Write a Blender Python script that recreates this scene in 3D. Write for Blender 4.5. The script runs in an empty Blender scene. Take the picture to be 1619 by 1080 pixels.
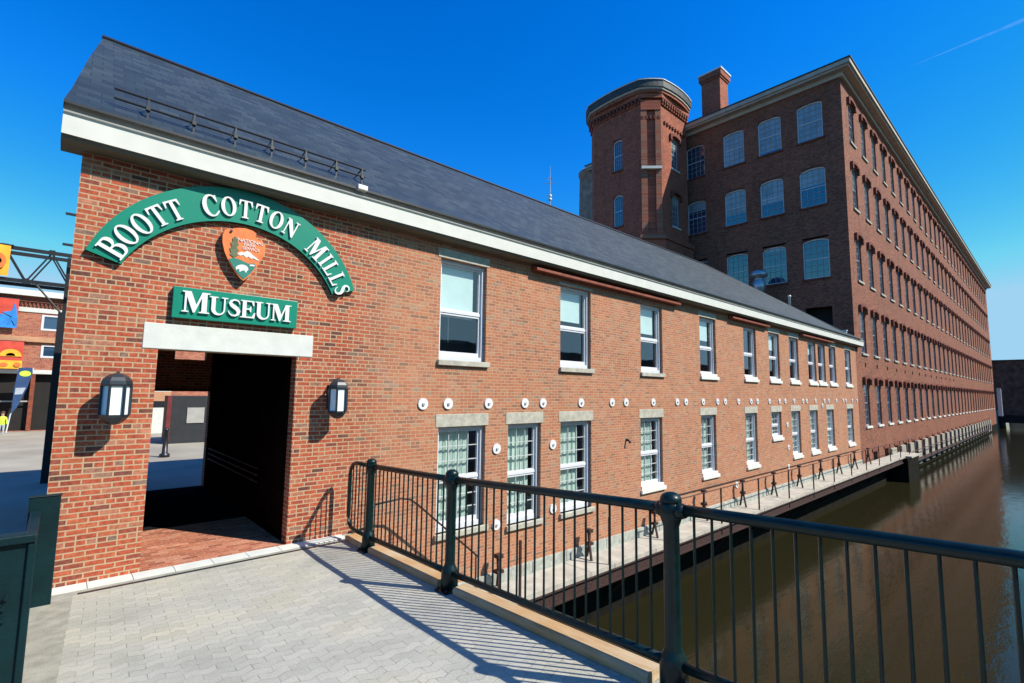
import bpy, math, random
from mathutils import Vector, Matrix
from mathutils.geometry import tessellate_polygon
random.seed(7)
S = bpy.context.scene
COL = S.collection
R = math.radians
PI = math.pi
# ------------------------------------------------------------------ camera
CAM = Vector((0.0, -8.35, 2.45))
r2 = Vector((0.7392581376117939, -0.6732916664523564, 0.013256615727656762))
u2 = Vector((-0.07736779722261201, -0.06535997193495234, 0.994857928561452))
fw = Vector((0.6689631005725672, 0.7364824546141415, 0.10040898424875243))
cd = bpy.data.cameras.new('camera')
cam = bpy.data.objects.new('camera', cd)
COL.objects.link(cam)
cam.matrix_world = Matrix(((r2.x, u2.x, -fw.x, CAM.x), (r2.y, u2.y, -fw.y, CAM.y), (r2.z, u2.z, -fw.z, CAM.z), (0, 0, 0, 1)))
cd.sensor_width = 36
cd.lens = 17.4476
cd.clip_start = 0.05
cd.clip_end = 20000
S.camera = cam
# ------------------------------------------------------------------ light
tosun = Vector((0.57, -1.0, 1.15)).normalized()
w = bpy.data.worlds.new('World')
S.world = w
w.use_nodes = True
nt = w.node_tree
nt.nodes.clear()
sky = nt.nodes.new('ShaderNodeTexSky')
sky.sky_type = 'NISHITA'
sky.sun_disc = False
sky.sun_elevation = math.asin(tosun.z)
sky.sun_rotation = math.atan2(tosun.x, tosun.y)
sky.altitude = 0
sky.air_density = 1.0
sky.dust_density = 0.15
sky.ozone_density = 3.0
hs = nt.nodes.new('ShaderNodeHueSaturation')
hs.inputs['Saturation'].default_value = 1.42
hs.inputs['Value'].default_value = 1.30
hs.inputs['Hue'].default_value = 0.5
bg = nt.nodes.new('ShaderNodeBackground')
bg.inputs['Strength'].default_value = 0.10
wo = nt.nodes.new('ShaderNodeOutputWorld')
nt.links.new(sky.outputs[0], hs.inputs['Color'])
mn = nt.nodes.new('ShaderNodeVectorMath')      # the horizon glow stays below clipping
mn.operation = 'MINIMUM'
mn.inputs[1].default_value = (2.5, 4.6, 6.3)
sp = nt.nodes.new('ShaderNodeSeparateColor')
cb_ = nt.nodes.new('ShaderNodeCombineColor')
nt.links.new(hs.outputs[0], sp.inputs[0])
for i_, (pw_, k_) in enumerate(((1.5, 0.85), (1.15, 0.92), (1.0, 1.33))):      # deeper, more saturated clear sky
    p_ = nt.nodes.new('ShaderNodeMath')
    p_.operation = 'POWER'
    p_.inputs[1].default_value = pw_
    q_ = nt.nodes.new('ShaderNodeMath')
    q_.operation = 'MULTIPLY'
    q_.inputs[1].default_value = k_
    nt.links.new(sp.outputs[i_], p_.inputs[0])
    nt.links.new(p_.outputs[0], q_.inputs[0])
    nt.links.new(q_.outputs[0], cb_.inputs[i_])
nt.links.new(cb_.outputs[0], mn.inputs[0])
nt.links.new(mn.outputs[0], bg.inputs['Color'])
nt.links.new(bg.outputs[0], wo.inputs['Surface'])
sd = bpy.data.lights.new('sun', 'SUN')
sd.energy = 5.0
sd.angle = R(0.55)
sd.color = (1.0, 0.93, 0.84)
sun = bpy.data.objects.new('sun', sd)
COL.objects.link(sun)
sun.rotation_euler = tosun.to_track_quat('Z', 'Y').to_euler()
S.view_settings.view_transform = 'Standard'
S.view_settings.look = 'None'
S.view_settings.exposure = 0.5
S.view_settings.gamma = 1


# ------------------------------------------------------------------ materials
def newmat(name):
    m = bpy.data.materials.new(name)
    m.use_nodes = True
    t = m.node_tree
    t.nodes.clear()
    out = t.nodes.new('ShaderNodeOutputMaterial')
    b = t.nodes.new('ShaderNodeBsdfPrincipled')
    t.links.new(b.outputs[0], out.inputs['Surface'])
    return m, t, b, out


def N(t, typ, **kw):
    n = t.nodes.new(typ)
    for k, v in kw.items():
        if k in n.inputs:
            n.inputs[k].default_value = v
        else:
            setattr(n, k, v)
    return n


def ramp(t, fac, stops, interp='LINEAR'):
    r = t.nodes.new('ShaderNodeValToRGB')
    r.color_ramp.interpolation = interp
    e = r.color_ramp.elements
    while len(e) < len(stops):
        e.new(0.5)
    for i, (p, c) in enumerate(stops):
        e[i].position = p
        e[i].color = (c[0], c[1], c[2], 1)
    t.links.new(fac, r.inputs['Fac'])
    return r.outputs['Color']


def mixc(t, fac, a, b, mode='MIX'):
    m = t.nodes.new('ShaderNodeMix')
    m.data_type = 'RGBA'
    m.blend_type = mode
    if isinstance(fac, (int, float)):
        m.inputs['Factor'].default_value = fac
    else:
        t.links.new(fac, m.inputs['Factor'])
    for sock, v in (('A', a), ('B', b)):
        s_ = [i for i in m.inputs if i.name == sock and i.type == 'RGBA'][0]
        if isinstance(v, tuple):
            s_.default_value = (v[0], v[1], v[2], 1)
        else:
            t.links.new(v, s_)
    return [o for o in m.outputs if o.type == 'RGBA'][0]


def plain(name, col, rough=0.6, var=0.12, scale=6.0, metal=0.0, spec=0.5, bump=0.0, coat=0.0):
    m, t, b, out = newmat(name)
    geo = N(t, 'ShaderNodeNewGeometry')
    no = N(t, 'ShaderNodeTexNoise', Scale=scale, Detail=6.0)
    t.links.new(geo.outputs['Position'], no.inputs['Vector'])
    lo = tuple(c * (1 - var) for c in col)
    hi = tuple(min(1, c * (1 + var)) for c in col)
    c = ramp(t, no.outputs['Fac'], [(0.3, lo), (0.7, hi)])
    t.links.new(c, b.inputs['Base Color'])
    b.inputs['Roughness'].default_value = rough
    b.inputs['Metallic'].default_value = metal
    b.inputs['Specular IOR Level'].default_value = spec
    if coat:
        b.inputs['Coat Weight'].default_value = coat
    if bump:
        bp = N(t, 'ShaderNodeBump', Strength=bump, Distance=0.02)
        n2 = N(t, 'ShaderNodeTexNoise', Scale=scale * 8, Detail=5.0)
        t.links.new(geo.outputs['Position'], n2.inputs['Vector'])
        t.links.new(n2.outputs['Fac'], bp.inputs['Height'])
        t.links.new(bp.outputs[0], b.inputs['Normal'])
    return m


def brick(name, stops, mortar, bw=0.205, bh=0.0677, ms=0.009, big=None, horizontal=False, rough=0.85, bumpd=0.006, jitter=0.35, pale=None, spec=0.25):
    m, t, b, out = newmat(name)
    geo = N(t, 'ShaderNodeNewGeometry')
    sep = N(t, 'ShaderNodeSeparateXYZ')
    t.links.new(geo.outputs['Position'], sep.inputs[0])
    comb = N(t, 'ShaderNodeCombineXYZ')
    if horizontal:
        t.links.new(sep.outputs['X'], comb.inputs['X'])
        t.links.new(sep.outputs['Y'], comb.inputs['Y'])
    else:
        ad = N(t, 'ShaderNodeMath', operation='ADD')
        t.links.new(sep.outputs['X'], ad.inputs[0])
        t.links.new(sep.outputs['Y'], ad.inputs[1])
        # slight wobble so courses are not ruler-straight
        wn = N(t, 'ShaderNodeTexNoise', Scale=2.5, Detail=3.0)
        t.links.new(geo.outputs['Position'], wn.inputs['Vector'])
        wm = N(t, 'ShaderNodeMath', operation='MULTIPLY_ADD')
        wm.inputs[1].default_value = 0.012
        t.links.new(wn.outputs['Fac'], wm.inputs[0])
        t.links.new(sep.outputs['Z'], wm.inputs[2])
        t.links.new(ad.outputs[0], comb.inputs['X'])
        t.links.new(wm.outputs[0], comb.inputs['Y'])
    bt = N(t, 'ShaderNodeTexBrick')
    bt.offset = 0.5
    bt.squash = 0.5 if not horizontal else 1.0
    bt.squash_frequency = 7
    bt.inputs['Scale'].default_value = 1.0
    bt.inputs['Brick Width'].default_value = bw
    bt.inputs['Row Height'].default_value = bh
    bt.inputs['Mortar Size'].default_value = ms
    bt.inputs['Mortar Smooth'].default_value = 0.15
    bt.inputs['Bias'].default_value = 0.0
    bt.inputs['Color1'].default_value = (0, 0, 0, 1)
    bt.inputs['Color2'].default_value = (1, 1, 1, 1)
    bt.inputs['Mortar'].default_value = (0.5, 0.5, 0.5, 1)
    t.links.new(comb.outputs[0], bt.inputs['Vector'])
    bc = ramp(t, bt.outputs['Color'], stops)
    # blotches inside and across bricks
    n1 = N(t, 'ShaderNodeTexNoise', Scale=22.0, Detail=5.0)
    t.links.new(geo.outputs['Position'], n1.inputs['Vector'])
    sh = ramp(t, n1.outputs['Fac'], [(0.3, (1 - jitter,) * 3), (0.7, (1 + jitter * 0.4,) * 3)])
    bc = mixc(t, 1.0, bc, sh, 'MULTIPLY')
    n2 = N(t, 'ShaderNodeTexNoise', Scale=0.7, Detail=6.0, Roughness=0.65)
    t.links.new(geo.outputs['Position'], n2.inputs['Vector'])
    wear = ramp(t, n2.outputs['Fac'], [(0.35, (0.84, 0.82, 0.80)), (0.65, (1.08, 1.05, 1.03))])
    bc = mixc(t, 1.0, bc, wear, 'MULTIPLY')
    if not horizontal:
        ms_ = N(t, 'ShaderNodeMapping')
        ms_.inputs['Scale'].default_value = (1.7, 1.7, 0.16)
        t.links.new(geo.outputs['Position'], ms_.inputs['Vector'])
        ns_ = N(t, 'ShaderNodeTexNoise', Scale=1.0, Detail=7.0, Roughness=0.7)
        t.links.new(ms_.outputs[0], ns_.inputs['Vector'])
        stk = ramp(t, ns_.outputs['Fac'], [(0.30, (0.62, 0.60, 0.58)), (0.46, (1, 1, 1)), (0.58, (1, 1, 1)), (0.74, (1.2, 1.28, 1.32))])
        bc = mixc(t, 1.0, bc, stk, 'MULTIPLY')
    if big:
        n3 = N(t, 'ShaderNodeTexNoise', Scale=0.35, Detail=4.0)
        t.links.new(geo.outputs['Position'], n3.inputs['Vector'])
        f3 = ramp(t, n3.outputs['Fac'], [(0.45, (0, 0, 0)), (0.62, (1, 1, 1))])
        bc = mixc(t, f3, bc, big, 'MULTIPLY')
    mo = mixc(t, n2.outputs['Fac'], tuple(c * 0.8 for c in mortar), mortar)
    if pale:
        mr = N(t, 'ShaderNodeMapRange')
        mr.inputs['From Min'].default_value = pale[0]
        mr.inputs['From Max'].default_value = pale[1]
        t.links.new(sep.outputs['X'], mr.inputs['Value'])
        old = mixc(t, 1.0, bc, pale[2], 'MULTIPLY')
        old = mixc(t, 0.38, old, (0.41, 0.205, 0.115))
        ne = N(t, 'ShaderNodeTexNoise', Scale=1.3, Detail=8.0, Roughness=0.75)
        t.links.new(geo.outputs['Position'], ne.inputs['Vector'])
        fe = ramp(t, ne.outputs['Fac'], [(0.52, (0, 0, 0)), (0.72, (0.42, 0.42, 0.42))])
        old = mixc(t, fe, old, (0.42, 0.33, 0.25))
        fd = ramp(t, ne.outputs['Fac'], [(0.30, (0.70, 0.66, 0.62)), (0.44, (1, 1, 1))])
        old = mixc(t, 1.0, old, fd, 'MULTIPLY')
        bc = mixc(t, mr.outputs[0], bc, old)
        mo = mixc(t, mr.outputs[0], mo, pale[3])
    c = mixc(t, bt.outputs['Fac'], bc, mo)
    t.links.new(c, b.inputs['Base Color'])
    b.inputs['Roughness'].default_value = rough
    b.inputs['Specular IOR Level'].default_value = spec
    bp = N(t, 'ShaderNodeBump', Strength=0.5, Distance=bumpd)
    inv = N(t, 'ShaderNodeMath', operation='SUBTRACT')
    inv.inputs[0].default_value = 1.0
    t.links.new(bt.outputs['Fac'], inv.inputs[1])
    ad2 = N(t, 'ShaderNodeMath', operation='MULTIPLY_ADD')
    ad2.inputs[1].default_value = 0.5
    t.links.new(n1.outputs['Fac'], ad2.inputs[0])
    t.links.new(inv.outputs[0], ad2.inputs[2])
    t.links.new(ad2.outputs[0], bp.inputs['Height'])
    t.links.new(bp.outputs[0], b.inputs['Normal'])
    return m


M = {}
M['brick'] = brick('museum_brick', [(0.0, (0.12, 0.055, 0.04)), (0.06, (0.22, 0.07, 0.05)), (0.17, (0.35, 0.078, 0.042)), (0.5, (0.43, 0.095, 0.045)), (0.78, (0.46, 0.125, 0.06)), (0.93, (0.42, 0.18, 0.11)), (1.0, (0.20, 0.14, 0.11))],
                   (0.46, 0.33, 0.20), pale=(3.6, 4.6, (1.10, 1.50, 1.45), (0.42, 0.27, 0.17)), jitter=0.42)
M['mill'] = brick('mill_brick', [(0.0, (0.13, 0.042, 0.028)), (0.5, (0.29, 0.092, 0.050)), (1.0, (0.36, 0.135, 0.078))], (0.24, 0.145, 0.095), big=(0.82, 0.85, 0.85))
M['mill_dark'] = brick('hood_shade_brick', [(0.0, (0.12, 0.03, 0.02)), (0.5, (0.20, 0.05, 0.03)), (1.0, (0.26, 0.075, 0.045))], (0.2, 0.11, 0.08))  # darker brick, the shade of the hoods put into the colour
M['tower'] = brick('tower_brick', [(0.0, (0.22, 0.055, 0.03)), (0.5, (0.38, 0.095, 0.05)), (1.0, (0.46, 0.14, 0.075))], (0.28, 0.15, 0.10))
M['passage_shade'] = brick('shade_dark_brick', [(0, (0.008, 0.005, 0.004)), (1, (0.014, 0.008, 0.006))], (0.010, 0.007, 0.005), spec=0.0, rough=1.0)  # passage walls coloured near black to stand for unlit shade
M['brickfloor'] = brick('brick_paving', [(0.0, (0.30, 0.10, 0.06)), (0.5, (0.46, 0.16, 0.09)), (1.0, (0.55, 0.26, 0.17))], (0.42, 0.26, 0.17), bw=0.2, bh=0.1, ms=0.006, horizontal=True)
M['stone'] = plain('pale_stone', (0.57, 0.59, 0.54), 0.8, 0.07, 5, bump=0.1)
M['lintel_stone'] = plain('old_lintel_stone', (0.40, 0.385, 0.31), 0.85, 0.22, 7, bump=0.4)
M['pier'] = plain('pier_stone', (0.30, 0.28, 0.22), 0.9, 0.25, 2, bump=0.3)
M['millframe'] = plain('mill_frame_paint', (0.34, 0.35, 0.37), 0.5, 0.15, 2)
M['granite'] = plain('granite_ledge', (0.34, 0.36, 0.31), 0.9, 0.25, 9, bump=0.5)
M['white'] = plain('white_paint', (0.68, 0.69, 0.62), 0.5, 0.05, 3)
M['white2'] = plain('window_paint', (0.62, 0.64, 0.66), 0.45, 0.04, 8)
M['muntin'] = plain('muntin_paint', (0.42, 0.45, 0.45), 0.5, 0.06, 8)
M['greywhite'] = plain('weathered_paint', (0.34, 0.34, 0.31), 0.6, 0.12, 4)
M['soffit'] = plain('soffit_shade', (0.14, 0.125, 0.09), 0.8, 0.15, 3)  # eave underside darkened, shade put into its colour
M['corn'] = plain('mill_cornice_paint', (0.42, 0.38, 0.30), 0.7, 0.12, 2)
M['green'] = plain('dark_green_enamel', (0.0015, 0.012, 0.012), 0.34, 0.35, 9, spec=0.35, bump=0.08)
t_ = M['green'].node_tree
b_ = [n for n in t_.nodes if n.type == 'BSDF_PRINCIPLED'][0]
src_ = b_.inputs['Base Color'].links[0].from_socket
g_ = N(t_, 'ShaderNodeNewGeometry')
n_ = N(t_, 'ShaderNodeTexNoise', Scale=14.0, Detail=9.0, Roughness=0.8)
t_.links.new(g_.outputs['Position'], n_.inputs['Vector'])
f_ = ramp(t_, n_.outputs['Fac'], [(0.62, (0, 0, 0)), (0.70, (0.75,) * 3)])
t_.links.new(mixc(t_, f_, src_, (0.05, 0.035, 0.025)), b_.inputs['Base Color'])
M['panelgreen'] = plain('green_panel_paint', (0.001, 0.016, 0.019), 0.5, 0.3, 3, spec=0.25, bump=0.15)
M['signgreen'] = plain('sign_green', (0.0, 0.20, 0.125), 0.35, 0.04, 3)
M['signdark'] = plain('sign_edge', (0.0, 0.07, 0.045), 0.4, 0.05, 3)
M['letter'] = plain('letter_white', (0.68, 0.69, 0.67), 0.4, 0.02, 3)
M['black'] = plain('black_iron', (0.012, 0.014, 0.018), 0.4, 0.2, 12, bump=0.05)
M['rust'] = plain('rusted_iron', (0.038, 0.016, 0.012), 0.75, 0.5, 14, bump=0.3)
M['rustred'] = plain('red_lead_steel', (0.21, 0.05, 0.022), 0.6, 0.35, 6)
M['lamp'] = plain('lamp_metal', (0.02, 0.028, 0.036), 0.35, 0.15, 20)
M['lampglass'] = plain('opal_glass', (0.78, 0.86, 0.87), 0.25, 0.02, 4)
M['concrete'] = plain('walkway_concrete', (0.40, 0.375, 0.31), 0.9, 0.18, 3, bump=0.3)
M['strip'] = plain('edge_concrete', (0.29, 0.285, 0.235), 0.9, 0.22, 6, bump=0.4)
M['darkstone'] = plain('near_black_stone', (0.010, 0.009, 0.006), 0.95, 0.4, 3, spec=0.1, bump=0.4)  # one near-black tone for the masonry at the water
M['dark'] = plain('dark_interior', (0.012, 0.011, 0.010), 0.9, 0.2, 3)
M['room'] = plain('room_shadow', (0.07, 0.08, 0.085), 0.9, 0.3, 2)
M['blind'] = plain('pale_blind', (0.68, 0.78, 0.76), 0.8, 0.05, 3)
M['curtain_sheen'] = plain('curtain_sheen', (0.66, 0.74, 0.66), 0.9, 0.10, 5)
M['slatecap'] = plain('tower_copper_cap', (0.035, 0.045, 0.042), 0.6, 0.3, 4)
M['lightmetal'] = plain('pale_metal_flashing', (0.62, 0.66, 0.64), 0.4, 0.1, 4)
M['stack'] = plain('stack_masonry', (0.27, 0.19, 0.145), 0.9, 0.35, 1.2, bump=0.4)
M['galv'] = plain('galvanised_metal', (0.36, 0.42, 0.46), 0.35, 0.15, 8, metal=0.6)
M['orange'] = plain('emblem_orange', (0.70, 0.17, 0.035), 0.6, 0.18, 12)
M['brown'] = plain('emblem_brown', (0.25, 0.08, 0.03), 0.6, 0.1, 12)
M['eteal'] = plain('emblem_green', (0.01, 0.17, 0.13), 0.6, 0.1, 12)
M['etree'] = plain('emblem_tree', (0.10, 0.13, 0.06), 0.7, 0.2, 20)
M['shed'] = plain('shed_paint', (0.016, 0.02, 0.024), 0.6, 0.2, 4)
M['navy'] = plain('navy_cloth', (0.02, 0.06, 0.16), 0.8, 0.2, 4)
M['darkred'] = plain('dark_red_paint', (0.14, 0.015, 0.015), 0.6, 0.2, 4)
M['bblue'] = plain('blue_cloth', (0.02, 0.20, 0.55), 0.8, 0.3, 3)
M['bred'] = plain('red_cloth', (0.55, 0.06, 0.035), 0.8, 0.2, 3)
M['byellow'] = plain('yellow_cloth', (0.80, 0.42, 0.03), 0.8, 0.2, 3)
M['lime'] = plain('lime_cloth', (0.55, 0.80, 0.06), 0.8, 0.1, 5)
M['skin'] = plain('skin', (0.50, 0.30, 0.20), 0.6, 0.1, 5)
M['hair'] = plain('hair', (0.05, 0.03, 0.02), 0.6, 0.1, 5)
M['denim'] = plain('pale_trousers', (0.35, 0.40, 0.45), 0.8, 0.1, 5)
M['plaza'] = plain('plaza_asphalt', (0.31, 0.285, 0.22), 0.95, 0.18, 0.5, bump=0.2)
M['shadefloor'] = plain('passage_floor_shade', (0.012, 0.012, 0.012), 1.0, 0.3, 3, spec=0.0)  # inner passage floor, its shade painted as a near-black colour
M['farground'] = plain('low_bounce_ground', (0.07, 0.07, 0.065), 0.95, 0.2, 0.5)  # land out of view, kept dark to bounce less light
M['bed'] = plain('canal_mud', (0.05, 0.04, 0.02), 0.9, 0.3, 1)
M['farbrick'] = brick('yard_brick', [(0.0, (0.30, 0.08, 0.05)), (0.5, (0.46, 0.14, 0.08)), (1.0, (0.52, 0.20, 0.12))], (0.40, 0.24, 0.17))
M['farwall'] = plain('far_dark_masonry', (0.10, 0.065, 0.045), 0.9, 0.45, 1.2, bump=0.3)
M['tan'] = plain('tan_band', (0.45, 0.24, 0.13), 0.8, 0.15, 2)


# timber with streaks along Y
def timber():
    m, t, b, out = newmat('timber_kerb_wood')
    geo = N(t, 'ShaderNodeNewGeometry')
    mp = N(t, 'ShaderNodeMapping')
    mp.inputs['Scale'].default_value = (28, 1.6, 28)
    t.links.new(geo.outputs['Position'], mp.inputs['Vector'])
    n = N(t, 'ShaderNodeTexNoise', Scale=1.0, Detail=7.0, Roughness=0.7)
    t.links.new(mp.outputs[0], n.inputs['Vector'])
    c = ramp(t, n.outputs['Fac'], [(0.25, (0.32, 0.21, 0.115)), (0.45, (0.46, 0.36, 0.22)), (0.75, (0.54, 0.46, 0.32))])
    n2 = N(t, 'ShaderNodeTexNoise', Scale=1.3, Detail=2.0)
    t.links.new(geo.outputs['Position'], n2.inputs['Vector'])
    c2 = ramp(t, n2.outputs['Fac'], [(0.35, (0.95, 0.72, 0.5)), (0.6, (1.05, 1.02, 1.0))])
    c = mixc(t, 1.0, c, c2, 'MULTIPLY')
    t.links.new(c, b.inputs['Base Color'])
    b.inputs['Roughness'].default_value = 0.75
    bp = N(t, 'ShaderNodeBump', Strength=0.5, Distance=0.01)
    t.links.new(n.outputs['Fac'], bp.inputs['Height'])
    t.links.new(bp.outputs[0], b.inputs['Normal'])
    return m


M['timber'] = timber()


def slate():
    m, t, b, out = newmat('slate_shingles')
    geo = N(t, 'ShaderNodeNewGeometry')
    sep = N(t, 'ShaderNodeSeparateXYZ')
    t.links.new(geo.outputs['Position'], sep.inputs[0])
    comb = N(t, 'ShaderNodeCombineXYZ')
    t.links.new(sep.outputs['X'], comb.inputs['X'])
    mu = N(t, 'ShaderNodeMath', operation='MULTIPLY')
    mu.inputs[1].default_value = 1.55
    t.links.new(sep.outputs['Z'], mu.inputs[0])
    t.links.new(mu.outputs[0], comb.inputs['Y'])
    bt = N(t, 'ShaderNodeTexBrick')
    for k, v in (('Scale', 1.0), ('Brick Width', 0.26), ('Row Height', 0.17), ('Mortar Size', 0.007), ('Mortar Smooth', 0.3)):
        bt.inputs[k].default_value = v
    bt.inputs['Color1'].default_value = (0, 0, 0, 1)
    bt.inputs['Color2'].default_value = (1, 1, 1, 1)
    t.links.new(comb.outputs[0], bt.inputs['Vector'])
    c = ramp(t, bt.outputs['Color'], [(0, (0.012, 0.023, 0.027)), (0.5, (0.021, 0.036, 0.040)), (1, (0.036, 0.052, 0.055))])
    n = N(t, 'ShaderNodeTexNoise', Scale=1.6, Detail=6.0)
    t.links.new(geo.outputs['Position'], n.inputs['Vector'])
    c2 = ramp(t, n.outputs['Fac'], [(0.3, (0.75, 0.78, 0.8)), (0.7, (1.15, 1.12, 1.1))])
    c = mixc(t, 1.0, c, c2, 'MULTIPLY')
    c = mixc(t, bt.outputs['Fac'], c, (0.014, 0.02, 0.026))
    t.links.new(c, b.inputs['Base Color'])
    b.inputs['Roughness'].default_value = 0.5
    b.inputs['Specular IOR Level'].default_value = 0.7
    bp = N(t, 'ShaderNodeBump', Strength=0.6, Distance=0.02)
    ad = N(t, 'ShaderNodeMath', operation='SUBTRACT')
    t.links.new(bt.outputs['Color'], ad.inputs[0])
    t.links.new(bt.outputs['Fac'], ad.inputs[1])
    t.links.new(ad.outputs[0], bp.inputs['Height'])
    t.links.new(bp.outputs[0], b.inputs['Normal'])
    return m


M['slate'] = slate()


def pavers():
    m, t, b, out = newmat('concrete_pavers')
    geo = N(t, 'ShaderNodeNewGeometry')
    mp = N(t, 'ShaderNodeMapping')
    mp.inputs['Rotation'].default_value = (0, 0, R(3.4))
    t.links.new(geo.outputs['Position'], mp.inputs['Vector'])
    wv = N(t, 'ShaderNodeTexWave', Scale=1.6, Distortion=0.0)
    wv.wave_type = 'BANDS'
    wv.bands_direction = 'X'
    wv.wave_profile = 'TRI'
    # zig-zag: shift Y by a triangle of X, like interlocking pavers
    sep = N(t, 'ShaderNodeSeparateXYZ')
    t.links.new(mp.outputs[0], sep.inputs[0])
    t.links.new(mp.outputs[0], wv.inputs['Vector'])
    ma = N(t, 'ShaderNodeMath', operation='MULTIPLY_ADD')
    ma.inputs[1].default_value = 0.05
    t.links.new(wv.outputs['Fac'], ma.inputs[0])
    t.links.new(sep.outputs['Y'], ma.inputs[2])
    cb = N(t, 'ShaderNodeCombineXYZ')
    t.links.new(sep.outputs['X'], cb.inputs['X'])
    t.links.new(ma.outputs[0], cb.inputs['Y'])
    bt = N(t, 'ShaderNodeTexBrick')
    for k, v in (('Scale', 1.0), ('Brick Width', 0.225), ('Row Height', 0.1125), ('Mortar Size', 0.0045), ('Mortar Smooth', 0.4)):
        bt.inputs[k].default_value = v
    bt.inputs['Color1'].default_value = (0, 0, 0, 1)
    bt.inputs['Color2'].default_value = (1, 1, 1, 1)
    t.links.new(cb.outputs[0], bt.inputs['Vector'])
    c = ramp(t, bt.outputs['Color'], [(0, (0.36, 0.36, 0.30)), (0.6, (0.395, 0.392, 0.33)), (1, (0.43, 0.42, 0.35))])
    n = N(t, 'ShaderNodeTexNoise', Scale=1.1, Detail=6.0)
    t.links.new(geo.outputs['Position'], n.inputs['Vector'])
    c2 = ramp(t, n.outputs['Fac'], [(0.3, (0.80, 0.80, 0.80)), (0.5, (1, 1, 1)), (0.72, (1.08, 1.04, 0.94))])
    c = mixc(t, 1.0, c, c2, 'MULTIPLY')
    nf = N(t, 'ShaderNodeTexNoise', Scale=60.0, Detail=4.0)
    t.links.new(geo.outputs['Position'], nf.inputs['Vector'])
    c3 = ramp(t, nf.outputs['Fac'], [(0.3, (0.88,) * 3), (0.7, (1.06,) * 3)])
    c = mixc(t, 1.0, c, c3, 'MULTIPLY')
    # joints filled unevenly: dark only where sand is gone
    n2 = N(t, 'ShaderNodeTexNoise', Scale=9.0, Detail=2.0)
    t.links.new(geo.outputs['Position'], n2.inputs['Vector'])
    jf = ramp(t, n2.outputs['Fac'], [(0.44, (0.18,) * 3), (0.62, (1.0,) * 3)])
    mm = N(t, 'ShaderNodeMath', operation='MULTIPLY')
    t.links.new(bt.outputs['Fac'], mm.inputs[0])
    t.links.new(jf, mm.inputs[1])
    c = mixc(t, mm.outputs[0], c, (0.20, 0.19, 0.16))
    t.links.new(c, b.inputs['Base Color'])
    b.inputs['Roughness'].default_value = 0.9
    bp = N(t, 'ShaderNodeBump', Strength=0.35, Distance=0.006)
    ad = N(t, 'ShaderNodeMath', operation='SUBTRACT')
    t.links.new(nf.outputs['Fac'], ad.inputs[0])
    t.links.new(bt.outputs['Fac'], ad.inputs[1])
    t.links.new(ad.outputs[0], bp.inputs['Height'])
    t.links.new(bp.outputs[0], b.inputs['Normal'])
    return m


M['pavers'] = pavers()


def water():
    m, t, b, out = newmat('canal_water')
    b.inputs['Base Color'].default_value = (0.017, 0.0155, 0.0065, 1)
    b.inputs['Roughness'].default_value = 0.07
    b.inputs['IOR'].default_value = 1.33
    b.inputs['Specular IOR Level'].default_value = 0.22
    geo = N(t, 'ShaderNodeNewGeometry')
    mp = N(t, 'ShaderNodeMapping')
    mp.inputs['Scale'].default_value = (0.8, 2.2, 1)
    t.links.new(geo.outputs['Position'], mp.inputs['Vector'])
    n = N(t, 'ShaderNodeTexNoise', Scale=1.1, Detail=5.0, Roughness=0.6)
    t.links.new(mp.outputs[0], n.inputs['Vector'])
    n2 = N(t, 'ShaderNodeTexNoise', Scale=7.0, Detail=3.0)
    t.links.new(mp.outputs[0], n2.inputs['Vector'])
    ad = N(t, 'ShaderNodeMath', operation='MULTIPLY_ADD')
    ad.inputs[1].default_value = 0.10
    t.links.new(n2.outputs['Fac'], ad.inputs[0])
    t.links.new(n.outputs['Fac'], ad.inputs[2])
    bp = N(t, 'ShaderNodeBump', Strength=0.35, Distance=0.028)
    t.links.new(ad.outputs[0], bp.inputs['Height'])
    t.links.new(bp.outputs[0], b.inputs['Normal'])
    return m


M['water'] = water()


def glass(name, tint, trans=0.75, rough=0.02):
    m, t, b, out = newmat(name)
    t.nodes.remove(b)
    tr = N(t, 'ShaderNodeBsdfTransparent')
    tr.inputs['Color'].default_value = (*tint, 1)
    gl = N(t, 'ShaderNodeBsdfGlossy', Roughness=rough)
    gl.inputs['Color'].default_value = (1, 1, 1, 1)
    fr = N(t, 'ShaderNodeLayerWeight', Blend=0.5)
    pw = N(t, 'ShaderNodeMath', operation='POWER')
    pw.inputs[1].default_value = 3.5
    t.links.new(fr.outputs['Facing'], pw.inputs[0])
    mu = N(t, 'ShaderNodeMath', operation='MULTIPLY_ADD')
    mu.inputs[1].default_value = 0.75
    mu.inputs[2].default_value = 0.15
    mu.use_clamp = True
    t.links.new(pw.outputs[0], mu.inputs[0])
    mx = N(t, 'ShaderNodeMixShader')
    t.links.new(mu.outputs[0], mx.inputs[0])
    t.links.new(tr.outputs[0], mx.inputs[1])
    t.links.new(gl.outputs[0], mx.inputs[2])
    t.links.new(mx.outputs[0], out.inputs['Surface'])
    geo = N(t, 'ShaderNodeNewGeometry')
    n = N(t, 'ShaderNodeTexNoise', Scale=1.5, Detail=1.0)
    t.links.new(geo.outputs['Position'], n.inputs['Vector'])
    bp = N(t, 'ShaderNodeBump', Strength=0.15, Distance=0.01)
    t.links.new(n.outputs['Fac'], bp.inputs['Height'])
    t.links.new(bp.outputs[0], gl.inputs['Normal'])
    return m


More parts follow.
